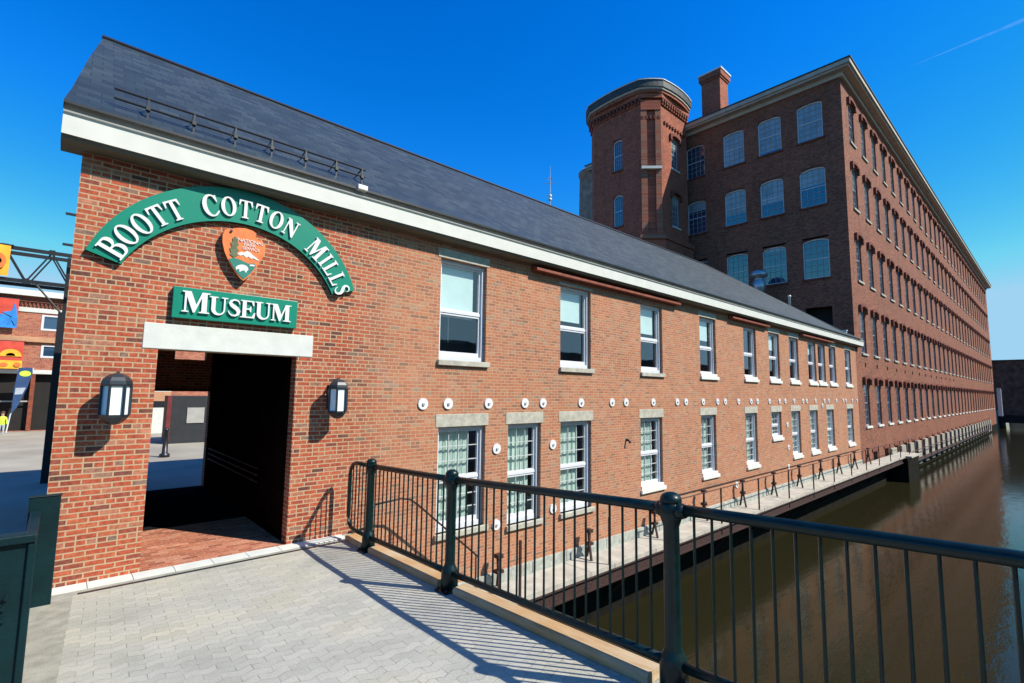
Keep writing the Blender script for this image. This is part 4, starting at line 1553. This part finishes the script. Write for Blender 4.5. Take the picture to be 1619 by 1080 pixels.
for si, (ya, yb) in enumerate(segs):
    a = ya - 0.05 if si else ya
    b = yb + 0.05
    ns = 6
    ysx = [a + (b - a) * k / ns for k in range(ns + 1)]
    mb = MB()
    if si == 0:
        # looped end: top rail turns down into bottom rail
        loop = [RP(b, tz(b)), RP(-0.55, tz(-0.55) - 0.0), RP(-0.42, tz(-0.42) - 0.03), RP(-0.33, tz(-0.33) - 0.11), RP(-0.30, tz(-0.3) - 0.2), RP(-0.30, bz(-0.3) + 0.2), RP(-0.33, bz(-0.3) + 0.09), RP(-0.42, bz(-0.4) + 0.02), RP(-0.55, bz(-0.55)), RP(b, bz(b))]
        mb.tube(loop, 0.032, 'green', 10)
        mb.build('end_loop', rail)
    else:
        mb.tube([RP(y, tz(y)) for y in ysx], 0.039, 'green', 12)
        for yy, sg_ in ((a, -1), (b, 1)):
            mb.tube([RP(yy, tz(yy) - 0.01), RP(yy + sg_ * 0.07, tz(yy) - 0.005)], [0.068, 0.044], 'green', 12)
        mb.build('top_rail', rail)
        mb = MB()
        mb.tube([RP(y, bz(y)) for y in ysx], 0.036, 'green', 10)
        mb.build('bottom_rail', rail)
    y = a - 0.09
    n = int(round((a - b) / 0.132))
    for k in range(1, n):
        y = a + (b - a) * k / n
        if si == 0 and y > -0.42:
            continue
        mb = MB()
        x = railx(y)
        mb.tube([(x, y, bz(y) + 0.02), (x, y, tz(y) - 0.02)], 0.0105, 'green', 6)
        mb.build('baluster', rail)
# timber kerbs
labs = ['short pale timber kerb nearest the brick wall', 'timber kerb between the first and second railing posts from the wall', 'long timber kerb with a chipped end left of the large near post', 'timber kerb to the right of the large near post']
for k, (ya, yb) in enumerate([(-0.36, -1.02), (-1.28, -3.28), (-3.62, -6.22), (-6.58, -8.9)]):
    mb = MB()
    for a, b in [(ya + (yb - ya) * i / 3, ya + (yb - ya) * (i + 1) / 3) for i in range(3)]:
        i0 = len(mb.v)
        for y in (a, b):
            x = railx(y) - 0.015
            z = deck_z(y)
            for dx, dz in ((-0.05, 0.004), (-0.052, 0.060), (-0.035, 0.082), (0.13, 0.088), (0.15, 0.07), (0.15, 0.004)):
                mb.v.append((x + dx, y, z + dz))
        for q in range(6):
            e = (q + 1) % 6
            mb.f.append((i0 + q, i0 + 6 + q, i0 + 6 + e, i0 + e))
            mb.m.append(mb.mi('timber'))
            mb.sm.append(False)
        if b == yb or a == ya:
            pass
        mb.f.append(tuple(i0 + q for q in range(6)))
        mb.m.append(0)
        mb.sm.append(False)
        mb.f.append(tuple(i0 + 6 + q for q in reversed(range(6))))
        mb.m.append(0)
        mb.sm.append(False)
    tag(mb.build('timber_kerb'), labs[k], 'timber kerb', 'timber kerbs under the railing')

# ================================================================== LEFT GREEN GUARD
gd = thing('green_guard_panel', 'tall dark green steel guard panels at the left edge of the footbridge', 'guard panel', (-0.1, -2, 0))
mb = MB()
mb.box(-0.14, 0.125, -0.56, -0.47, -0.02, 1.195, 'panelgreen')
mb.box(-0.15, 0.135, -0.57, -0.46, 1.197, 1.21, 'panelgreen')
bevel(mb.build('end_post', gd), 0.008)
mb = MB()
mb.box(-0.10, -0.045, -3.06, -0.57, 0.05, 1.02, 'panelgreen')
mb.box(-0.12, -0.035, -3.06, -0.57, 1.02, 1.06, 'panelgreen')
bevel(mb.build('side_panel', gd), 0.006)
mb = MB()
mb.box(-1.9, -0.035, -3.16, -3.07, -0.3, 1.30, 'panelgreen')
mb.box(-1.92, -0.03, -3.20, -3.05, 1.30, 1.36, 'panelgreen')
mb.box(-0.075, -0.028, -3.185, -3.16, -0.1, 1.299, 'panelgreen')
bevel(mb.build('front_panel', gd), 0.008)
for x, z in ((-0.16, 0.93), (-0.17, 0.86), (-0.165, 0.78), (-0.20, 0.84), (-0.21, 0.91)):
    mb = MB()
    mb.tube([(x, -3.155, z), (x, -3.185, z)], 0.016, 'panelgreen', 8)
    mb.build('bolt', gd)

# ================================================================== CANAL WALKWAY
mb = MB()
x = 3.9
while x < 43.5:
    x2 = min(x + 0.9, 43.5)
    dz = random.uniform(-0.004, 0.004)
    wob = random.uniform(-0.015, 0.015)
    mb.box(x + 0.004, x2 - 0.004, -0.90 + wob, -0.055, -1.72, -1.62 + dz, 'concrete')
    x = x2
mb.box(43.5, 46.5, -1.25, -0.055, -1.72, -1.61, 'concrete')
struct(mb.build('canal_walkway'), 'narrow pale concrete walkway along the foot of the brick wall above the canal')
wb = thing('walkway_beams', 'rusty steel beams carrying the pale walkway above the water', 'beam', (25, -0.6, -2))
mb = MB()
mb.box(3.9, 43.5, -0.86, -0.80, -1.98, -1.722, 'rust')
mb.box(3.9, 43.5, -0.93, -0.74, -2.02, -1.985, 'rust')
mb.box(3.9, 43.5, -0.93, -0.86, -1.75, -1.722, 'rust')
mb.build('edge_beam', wb)
for k in range(14):
    x = 5.2 + k * 2.93
    mb = MB()
    mb.box(x - 0.06, x + 0.06, -0.80, -0.003, -2.0, -1.73, 'rust')
    mb.tube([(x, -0.78, -2.0), (x, -0.03, -2.8)], 0.05, 'rust', 6)
    mb.build('bracket', wb)
mb = MB()
mb.box(42.8, 46.4, -1.15, -0.17, WZ - 0.4, -1.722, 'darkstone')
tag(mb.build('walkway_pier'), 'black stone pier in the water where the pale walkway ends', 'pier')
# outer railing
wr = thing('walkway_railing', 'thin rusty railing of slender posts along the outer edge of the canal walkway', 'railing', (25, -0.86, -1.6))
xs = [7.1 + 2.93 * k for k in range(14)]
for x in xs:
    mb = MB()
    mb.box(x - 0.022, x + 0.022, -0.885, -0.845, -1.95, -0.52, 'rust')
    mb.build('post', wr)
mb = MB()
mb.tube([(12.9, -0.865, -0.535), (46.2, -0.865, -0.535)], 0.014, 'rust', 6)
mb.build('top_rail', wr)
# further, lower rail and catwalk past the pier
cw = thing('far_catwalk', 'thin dark catwalk and handrail crossing the pale piers of the mill basement', 'catwalk', (75, -0.6, -2))
mb = MB()
mb.box(46.5, 112, -0.55, -0.17, -2.56, -2.50, 'rust')
mb.build('deck', cw)
mb = MB()
mb.tube([(46.5, -0.53, -1.7), (112, -0.53, -1.7)], 0.03, 'rust', 5)
mb.build('handrail', cw)
for k in range(22):
    x = 47.2 + k * 3.05
    mb = MB()
    mb.box(x - 0.03, x + 0.03, -0.55, -0.50, -2.50, -1.7, 'rust')
    mb.build('post', cw)
# iron stands next to the wall
for k in range(11):
    x = 7.05 + 2.96 * k
    mb = MB()
    h = 0.62 if k < 3 else 0.86
    mb.tube([(x - 0.10, -0.42, -1.615), (x - 0.03, -0.30, -1.615 + h * 0.55), (x - 0.03, -0.28, -1.615 + h)], 0.035, 'rust', 6)
    mb.tube([(x + 0.10, -0.12, -1.615), (x + 0.03, -0.24, -1.615 + h * 0.55), (x + 0.03, -0.26, -1.615 + h)], 0.035, 'rust', 6)
    mb.box(x - 0.09, x + 0.09, -0.34, -0.20, -1.615 + h * 0.52, -1.615 + h * 0.62, 'rust')
    mb.box(x - 0.07, x + 0.07, -0.34, -0.20, -1.615 + h, -1.615 + h + 0.08, 'rust')
    ords = ['first', 'second', 'third', 'fourth', 'fifth', 'sixth', 'seventh', 'eighth', 'ninth', 'tenth', 'eleventh']
    tag(mb.build('iron_stand'), 'rusty iron stand at the wall foot, %s along the walkway from the footbridge' % ords[k], 'iron stand', 'iron stands along the walkway')
# rail along the wall carried by the stands
mb = MB()
mb.tube([(14.5, -0.03, -0.72), (36.0, -0.03, -0.72)], 0.018, 'rust', 6)
for k in range(8):
    mb.tube([(15.9 + 2.9 * k, -0.002, -0.72), (15.9 + 2.9 * k, -0.03, -0.72)], 0.014, 'rust', 5)
tag(mb.build('wall_pipe'), 'thin rusty pipe running low along the brick wall above the walkway', 'pipe')

# stair beside the bridge with handrail
stair = thing('walkway_stair', 'concrete steps going down beside the bridge to the walkway', 'steps', (5, -0.4, -1))
mb = MB()
mb.box(3.92, 4.75, -0.86, -0.052, -0.56, -0.42, 'concrete')
for k in range(6):
    x = 4.75 + 0.26 * k
    z = -0.42 - 0.2 * (k + 1)
    mb.box(x, x + 0.258, -0.86, -0.052, z - 0.12, z, 'concrete')
mb.build('treads', stair)
mb = MB()
mb.tube([(4.1, -0.45, 0.52), (4.60, -0.45, 0.56), (4.78, -0.45, 0.52), (4.94, -0.45, 0.41), (5.6, -0.45, -0.15), (6.35, -0.45, -0.78)], 0.018, 'rust', 8)
mb.build('handrail', stair)
for x, z0, z1 in ((4.93, -0.6, 0.40), (6.3, -1.62, -0.75)):
    mb = MB()
    mb.tube([(x, -0.45, z0), (x, -0.45, z1)], 0.018, 'rust', 8)
    mb.build('post', stair)
# shallow ledges under first lower windows and small wall lamp
mb = MB()
mb.tube([(12.0, -0.002, 1.14), (12.0, -0.10, 1.12), (12.0, -0.13, 1.06)], 0.035, 'black', 8)
tag(mb.build('wall_spigot'), 'small black spigot on the brick wall between the third and fourth lower windows', 'pipe')

# ================================================================== YARD BEHIND (left and through the passage)
YB = 29.0
yb = thing('yard_brick_building', 'low red brick building with white cornice and dark doors across the yard', 'building', (-6, 31, 0))
mb = MB()
hol = [(-2.35, -1.12, 0.02, 3.05), (-0.95, 0.3, 0.02, 3.05), (-0.95, -0.1, 5.45, 6.30), (-0.85, -0.1, 3.95, 4.65), (2.2, 3.3, 5.4, 6.4), (-4.5, -3.0, 0.02, 3.0)]
grid_wall(mb, 'y', YB, -14, 2.9 + 9, 0, 7.3, hol, 'farbrick', 0.35, 'farbrick')
mb.face([(-14, YB, 0), (-14, YB + 9, 0), (-14, YB + 9, 7.3), (-14, YB, 7.3)], 'farbrick')
mb.face([(-14, YB, 7.3), (12, YB, 7.3), (12, YB + 9, 7.3), (-14, YB + 9, 7.3)], 'slatecap')
mb.build('wall', yb)
mb = MB()
mb.face([(-5, YB + 0.34, 0), (5, YB + 0.34, 0), (5, YB + 0.34, 7), (-5, YB + 0.34, 7)], 'dark')
mb.build('dark_rooms', yb)
mb = MB()
mb.box(-14.2, 12, YB - 0.35, YB + 0.1, 7.25, 7.55, 'white')
mb.box(-14.1, 12, YB - 0.12, YB - 0.003, 6.95, 7.25, 'mill_dark')
mb.build('cornice', yb)
mb = MB()
for k in range(60):
    x = -6 + 0.16 * k
    mb.box(x, x + 0.08, YB - 0.10, YB - 0.003, 6.72, 6.9, 'mill_dark')
mb.build('brick_frieze', yb)
mb = MB()
mb.box(-2.1, 0.6, YB - 0.05, YB - 0.003, 6.40, 6.64, 'stone')
mb.box(-4.2, 1.2, YB - 0.16, YB - 0.003, 4.78, 5.06, 'tan')
mb.box(-4.2, 1.2, YB - 0.05, YB - 0.003, 3.06, 3.28, 'stone')
mb.build('stone_band', yb)
for (x0, x1, z0, z1) in ((-0.95, -0.1, 5.45, 6.30), (-0.85, -0.1, 3.95, 4.65)):
    mb = MB()
    mb.box(x0, x0 + 0.1, YB - 0.02, YB + 0.1, z0, z1, 'white2')
    mb.box(x1 - 0.1, x1, YB - 0.02, YB + 0.1, z0, z1, 'white2')
    mb.box(x0 + 0.1, x1 - 0.1, YB - 0.02, YB + 0.1, z0, z0 + 0.1, 'white2')
    mb.box(x0 + 0.1, x1 - 0.1, YB - 0.02, YB + 0.1, z1 - 0.08, z1, 'white2')
    mb.box(x0 + 0.1, x1 - 0.1, YB + 0.05, YB + 0.08, z0 + 0.1, z1 - 0.08, 'millpane')
    mb.build('window', yb)
mb = MB()
mb.box(-1.12, -0.95, YB - 0.03, YB + 0.05, 0.0, 3.05, 'rustred')
mb.box(-2.35, -1.12, YB + 0.05, YB + 0.1, 1.55, 1.62, 'greywhite')
mb.build('door_frame', yb)


def banner(name, label, x0, x1, z0, z1, y, bands, motif=None):
    t = thing(name, label, 'banner', ((x0 + x1) / 2, y, z0))
    mb = MB()
    n = 6
    for k in range(n):
        xa = x0 + (x1 - x0) * k / n
        xb = x0 + (x1 - x0) * (k + 1) / n
        ya = y + 0.02 * math.sin(k * 1.3)
        ybb = y + 0.02 * math.sin((k + 1) * 1.3)
        for f0, f1, mt in bands:
            mb.face([(xa, ya, z0 + (z1 - z0) * f0), (xb, ybb, z0 + (z1 - z0) * f0), (xb, ybb, z0 + (z1 - z0) * f1), (xa, ya, z0 + (z1 - z0) * f1)], mt)
    mb.build('cloth', t)
    mb = MB()
    mb.tube([(x0 - 0.05, y + 0.03, z1 + 0.02), (x1 + 0.05, y + 0.03, z1 + 0.02)], 0.02, 'black', 6)
    mb.build('pole', t)
    if motif:
        for loop, mt in motif:
            mb = MB()
            mb.poly_ext([loop], lambda u, v, d_: (u, y - d_, v), mt, None, 0.03, 0.036)
            mb.build('motif', t)
    return t


cx0 = -1.75
banner('yellow_banner', 'yellow and pink patterned banner hanging from the steel truss', -1.95, -1.13, 5.12, 5.88, 8.9, [(0, 0.2, 'byellow'), (0.2, 1, 'byellow')],
       [(arc(-1.32, 5.47, 0.14, 0.2, 0, 340, 12), 'orange'), (arc(-1.32, 5.47, 0.06, 0.08, 0, 340, 8), 'byellow')])
banner('blue_star_banner', 'banner with a blue star on red on the brick building', -3.6, -1.88, 5.45, 7.0, YB - 0.30, [(0, 0.45, 'bblue'), (0.45, 1, 'bred')],
       [([(-2.25, 5.6), (-2.1, 6.05), (-2.5, 6.25), (-2.12, 6.35), (-2.02, 6.85), (-1.93, 6.35), (-1.9, 6.0), (-1.95, 5.6), (-2.08, 5.85)], 'bblue')])
banner('orange_sun_banner', 'red banner with an orange and yellow sun hung low on the brick building', -3.6, -1.52, 3.3, 4.75, YB - 0.30, [(0, 0.3, 'byellow'), (0.3, 1, 'bred')],
       [(arc(-1.98, 3.95, 0.42, 0.38, 0, 180, 12), 'byellow'), (arc(-1.98, 3.97, 0.18, 0.16, 0, 180, 10), 'bred'), (arc(-2.2, 3.5, 0.16, 0.12, 0, 340, 10), 'orange'), (arc(-1.7, 3.52, 0.14, 0.12, 0, 340, 10), 'orange')])
# feather flag
ff = thing('blue_feather_flag', 'tall navy blue feather flag with a lime oval by the dark doors', 'flag', (-1.75, 28.2, 0))
mb = MB()
mb.tube([(-1.80, 28.2, 0), (-1.72, 28.2, 0.9), (-1.12, 28.2, 3.0), (-1.05, 28.2, 3.35)], 0.03, 'lightmetal', 6)
mb.build('pole', ff)
mb = MB()
mb.poly_ext([[(-1.70, 0.95), (-1.68, 2.3), (-1.60, 3.35), (-1.08, 3.38), (-1.05, 3.1), (-1.20, 2.3), (-1.50, 1.3)]], lambda u, v, d_: (u, 28.2 - d_, v), 'navy', None, 0.02, 0.04, True)
mb.build('cloth', ff)
mb = MB()
mb.poly_ext([arc(-1.33, 3.05, 0.22, 0.15, 0, 345, 14)], lambda u, v, d_: (u, 28.2 - d_, v), 'lime', None, 0.041, 0.05)
mb.poly_ext([[(-1.64, 1.95), (-1.63, 2.3), (-1.25, 2.32), (-1.36, 1.98)]], lambda u, v, d_: (u, 28.2 - d_, v), 'denim', None, 0.041, 0.05)
mb.build('print', ff)

# steel truss with column
tr = thing('steel_truss', 'black steel lattice truss spanning the yard with a black column beside the brick wall', 'truss', (-0.1, 9, 0))
for z in (5.86, 5.05):
    for y in (9.0, 9.7):
        mb = MB()
        mb.box(-9, 0.3, y - 0.03, y + 0.03, z - 0.045, z + 0.045, 'black')
        mb.build('chord', tr)
xk = [0.05 - 0.43 * k for k in range(20)]
for k in range(len(xk) - 1):
    a, b = xk[k], xk[k + 1]
    za, zb = (5.05, 5.86) if k % 2 == 0 else (5.86, 5.05)
    for y in (9.0, 9.7):
        mb = MB()
        mb.tube([(a, y, za), (b, y, zb)], 0.02, 'black', 5)
        mb.build('brace', tr)
    mb = MB()
    mb.box(b - 0.06, b + 0.06, 8.96, 8.97, zb - 0.07, zb + 0.07, 'black')
    mb.build('gusset', tr)
mb = MB()
mb.tube([(-0.62, 9.0, 5.0), (-0.12, 9.0, 4.35)], 0.025, 'black', 6)
mb.build('knee_brace', tr)
mb = MB()
mb.box(-0.15, 0.3, 9.0, 9.3, -0.02, 4.35, 'black')
mb.box(-0.08, 0.2, 9.3, 9.5, 4.35, 5.86, 'black')
mb.build('column', tr)

# objects seen through the passage
kz = thing('dark_shed', 'dark shed with small pale window and red post, seen through the passage', 'shed', (4.5, 17.8, 0))
mb = MB()
mb.box(3.72, 6.4, 17.8, 19.8, 0, 2.05, 'shed')
mb.build('body', kz)
mb = MB()
mb.box(4.32, 4.98, 17.76, 17.80, 0.87, 1.55, 'greywhite')
mb.build('window', kz)
mb = MB()
mb.box(3.56, 3.71, 17.7, 17.85, 0.1, 2.05, 'darkred')
mb.build('corner_post', kz)
pb = thing('pale_annex', 'pale low wall with white and brown bands behind the bollard', 'building', (4.5, 24, 0))
mb = MB()
mb.box(3.2, 4.55, 24, 25, 0, 1.35, 'stone')
mb.box(3.2, 4.55, 24, 25, 1.35, 1.7, 'black')
mb.box(3.2, 4.55, 24, 25, 1.7, 2.2, 'tan')
mb.box(3.2, 4.55, 24, 25, 2.2, 2.5, 'white')
mb.build('body', pb)
mb = MB()
mb.lathe(2.95, 13.0, [(0.16, 0), (0.16, 0.1), (0.09, 0.14), (0.07, 0.9), (0.09, 0.94), (0.05, 1.0), (0, 1.02)], 'black', 12)
tag(mb.build('bollard'), 'black bollard in the sunlit yard seen through the passage', 'bollard')

# ================================================================== FAR END OF CANAL
fb = thing('far_dark_mill', 'dark windowless mill wall closing the far end of the canal', 'building', (150, -10, 0))
mb = MB()
mb.box(141, 160, -40, 12, -1.0, 9.9, 'farwall')
mb.build('wall', fb)
mb = MB()
mb.box(140.8, 160.2, -40.2, 12.2, 9.9, 10.15, 'slatecap')
mb.build('coping', fb)
mb = MB()
mb.box(139, 141.0, -26, 0.3, -2.4, -0.9, 'dark')
tag(mb.build('low_canal_bridge'), 'low black bridge over the far end of the canal', 'bridge')
mb = MB()
mb.box(131.2, 131.8, -0.9, -0.3, -0.9, 4.4, 'lightmetal')
mb.box(130.9, 132.1, -1.1, -0.2, 4.4, 5.3, 'black')
tag(mb.build('grey_pipe_stack'), 'pale pipe with a black top at the far corner of the mill', 'pipe')
# bank building across the canal, behind the camera's right shoulder (mirrored in the window panes)
ob = thing('opposite_bank_building', 'dark brick building across the canal mirrored in the upper windows', 'building', (0, -40, 0))
mb = MB()
mb.box(-60, 140, -52, -40, 0, 8.0, 'farwall')
mb.build('wall', ob)
mb = MB()
mb.box(-60.5, 140.5, -52.5, -39.5, 8.0, 8.35, 'slatecap')
mb.build('roof', ob)


# ================================================================== SMALL FIGURE IN LIME
def skin_body(name, pts, edges, radii, mat, parent):
    me = bpy.data.meshes.new(name)
    me.from_pydata(pts, edges, [])
    o = bpy.data.objects.new(name, me)
    COL.objects.link(o)
    me.materials.append(M[mat])
    sk = o.modifiers.new('skin', 'SKIN')
    for i, r in enumerate(radii):
        me.skin_vertices[0].data[i].radius = r if isinstance(r, tuple) else (r, r)
    me.skin_vertices[0].data[0].use_root = True
    su = o.modifiers.new('sub', 'SUBSURF')
    su.levels = su.render_levels = 2
    if parent:
        o.parent = parent
    return o


pe = thing('person', 'child in a lime green shirt standing before the dark doors', 'person', (-1.93, 27.2, 0))
me = bpy.data.meshes.new('body')
o = bpy.data.objects.new('body', me)
P = [(0, 0, .52), (0, 0, .68), (0, 0, .82), (0, 0, .90), (0, 0, .955), (0, -.01, 1.02), (0, 0, 1.08), (-.13, 0, .81), (-.17, -.02, .64), (-.18, -.06, .48), (.13, 0, .81), (.17, -.02, .64), (.18, -.06, .48), (-.065, 0, .47), (-.07, -.01, .27), (-.07, 0, .05), (-.07, -.09, .03), (.065, 0, .47), (.07, -.01, .27), (.07, 0, .05), (.07, -.09, .03)]
Ed = [(0, 1), (1, 2), (2, 3), (3, 4), (4, 5), (5, 6), (2, 7), (7, 8), (8, 9), (2, 10), (10, 11), (11, 12), (0, 13), (13, 14), (14, 15), (15, 16), (0, 17), (17, 18), (18, 19), (19, 20)]
Ra = [.10, .095, .09, .045, .06, .085, .06, .045, .035, .025, .045, .035, .025, .07, .05, .035, .025, .07, .05, .035, .025]
me.from_pydata(P, Ed, [])
COL.objects.link(o)
o.parent = pe
for mt in ('denim', 'lime', 'skin'):
    me.materials.append(M[mt])
if not me.skin_vertices:
    bpy.context.view_layer.objects.active = o
o.modifiers.new('skin', 'SKIN')
if me.skin_vertices:
    for i, r in enumerate(Ra):
        me.skin_vertices[0].data[i].radius = (r, r)
    me.skin_vertices[0].data[0].use_root = True
su = o.modifiers.new('sub', 'SUBSURF')
su.levels = su.render_levels = 1
bpy.context.view_layer.update()
dg = bpy.context.evaluated_depsgraph_get()
m2 = bpy.data.meshes.new_from_object(o.evaluated_get(dg))
o.modifiers.clear()
o.data = m2
for mt in ('denim', 'lime', 'skin'):
    if M[mt].name not in [x.name for x in m2.materials if x]:
        m2.materials.append(M[mt])
for p in m2.polygons:
    z = p.center.z
    p.use_smooth = True
    p.material_index = 0 if z < 0.5 and abs(p.center.x) < 0.14 else (1 if 0.5 <= z < 0.89 else 2)
mb = MB()
mb.lathe(0, 0.01, [(0.088, 1.03), (0.092, 1.07), (0.075, 1.12), (0.04, 1.145), (0, 1.15)], 'hair', 14)
mb.build('hair', pe, (0, 0, 0))

# ================================================================== CONTRAIL high in the sky
dA = Vector((1.220092, 0.15923423, 0.66259269)).normalized()
dB = Vector((1.41, -0.01, 0.775)).normalized()
zc = 9000.0
A_ = CAM + dA * (zc / dA.z)
B_ = CAM + dB * (zc / dB.z)
m, t, b, out = newmat('contrail_ice')
t.nodes.remove(b)
trn = N(t, 'ShaderNodeBsdfTransparent')
dif = N(t, 'ShaderNodeBsdfTranslucent')
dif.inputs['Color'].default_value = (1, 1, 1, 1)
geo = N(t, 'ShaderNodeNewGeometry')
nn = N(t, 'ShaderNodeTexNoise', Scale=0.004, Detail=4.0)
t.links.new(geo.outputs['Position'], nn.inputs['Vector'])
fc_ = ramp(t, nn.outputs['Fac'], [(0.3, (0.006,) * 3), (0.7, (0.024,) * 3)])
mx = N(t, 'ShaderNodeMixShader')
t.links.new(fc_, mx.inputs[0])
t.links.new(trn.outputs[0], mx.inputs[1])
t.links.new(dif.outputs[0], mx.inputs[2])
t.links.new(mx.outputs[0], out.inputs['Surface'])
M['contrail'] = m
mb = MB()
mb.tube([A_, A_.lerp(B_, 0.5), B_, A_ + (B_ - A_) * 1.6], [4, 24, 55, 80], 'contrail', 10)
cl = mb.build('contrail')
tag(cl, 'faint thin white contrail high in the blue sky above the mill', 'contrail')
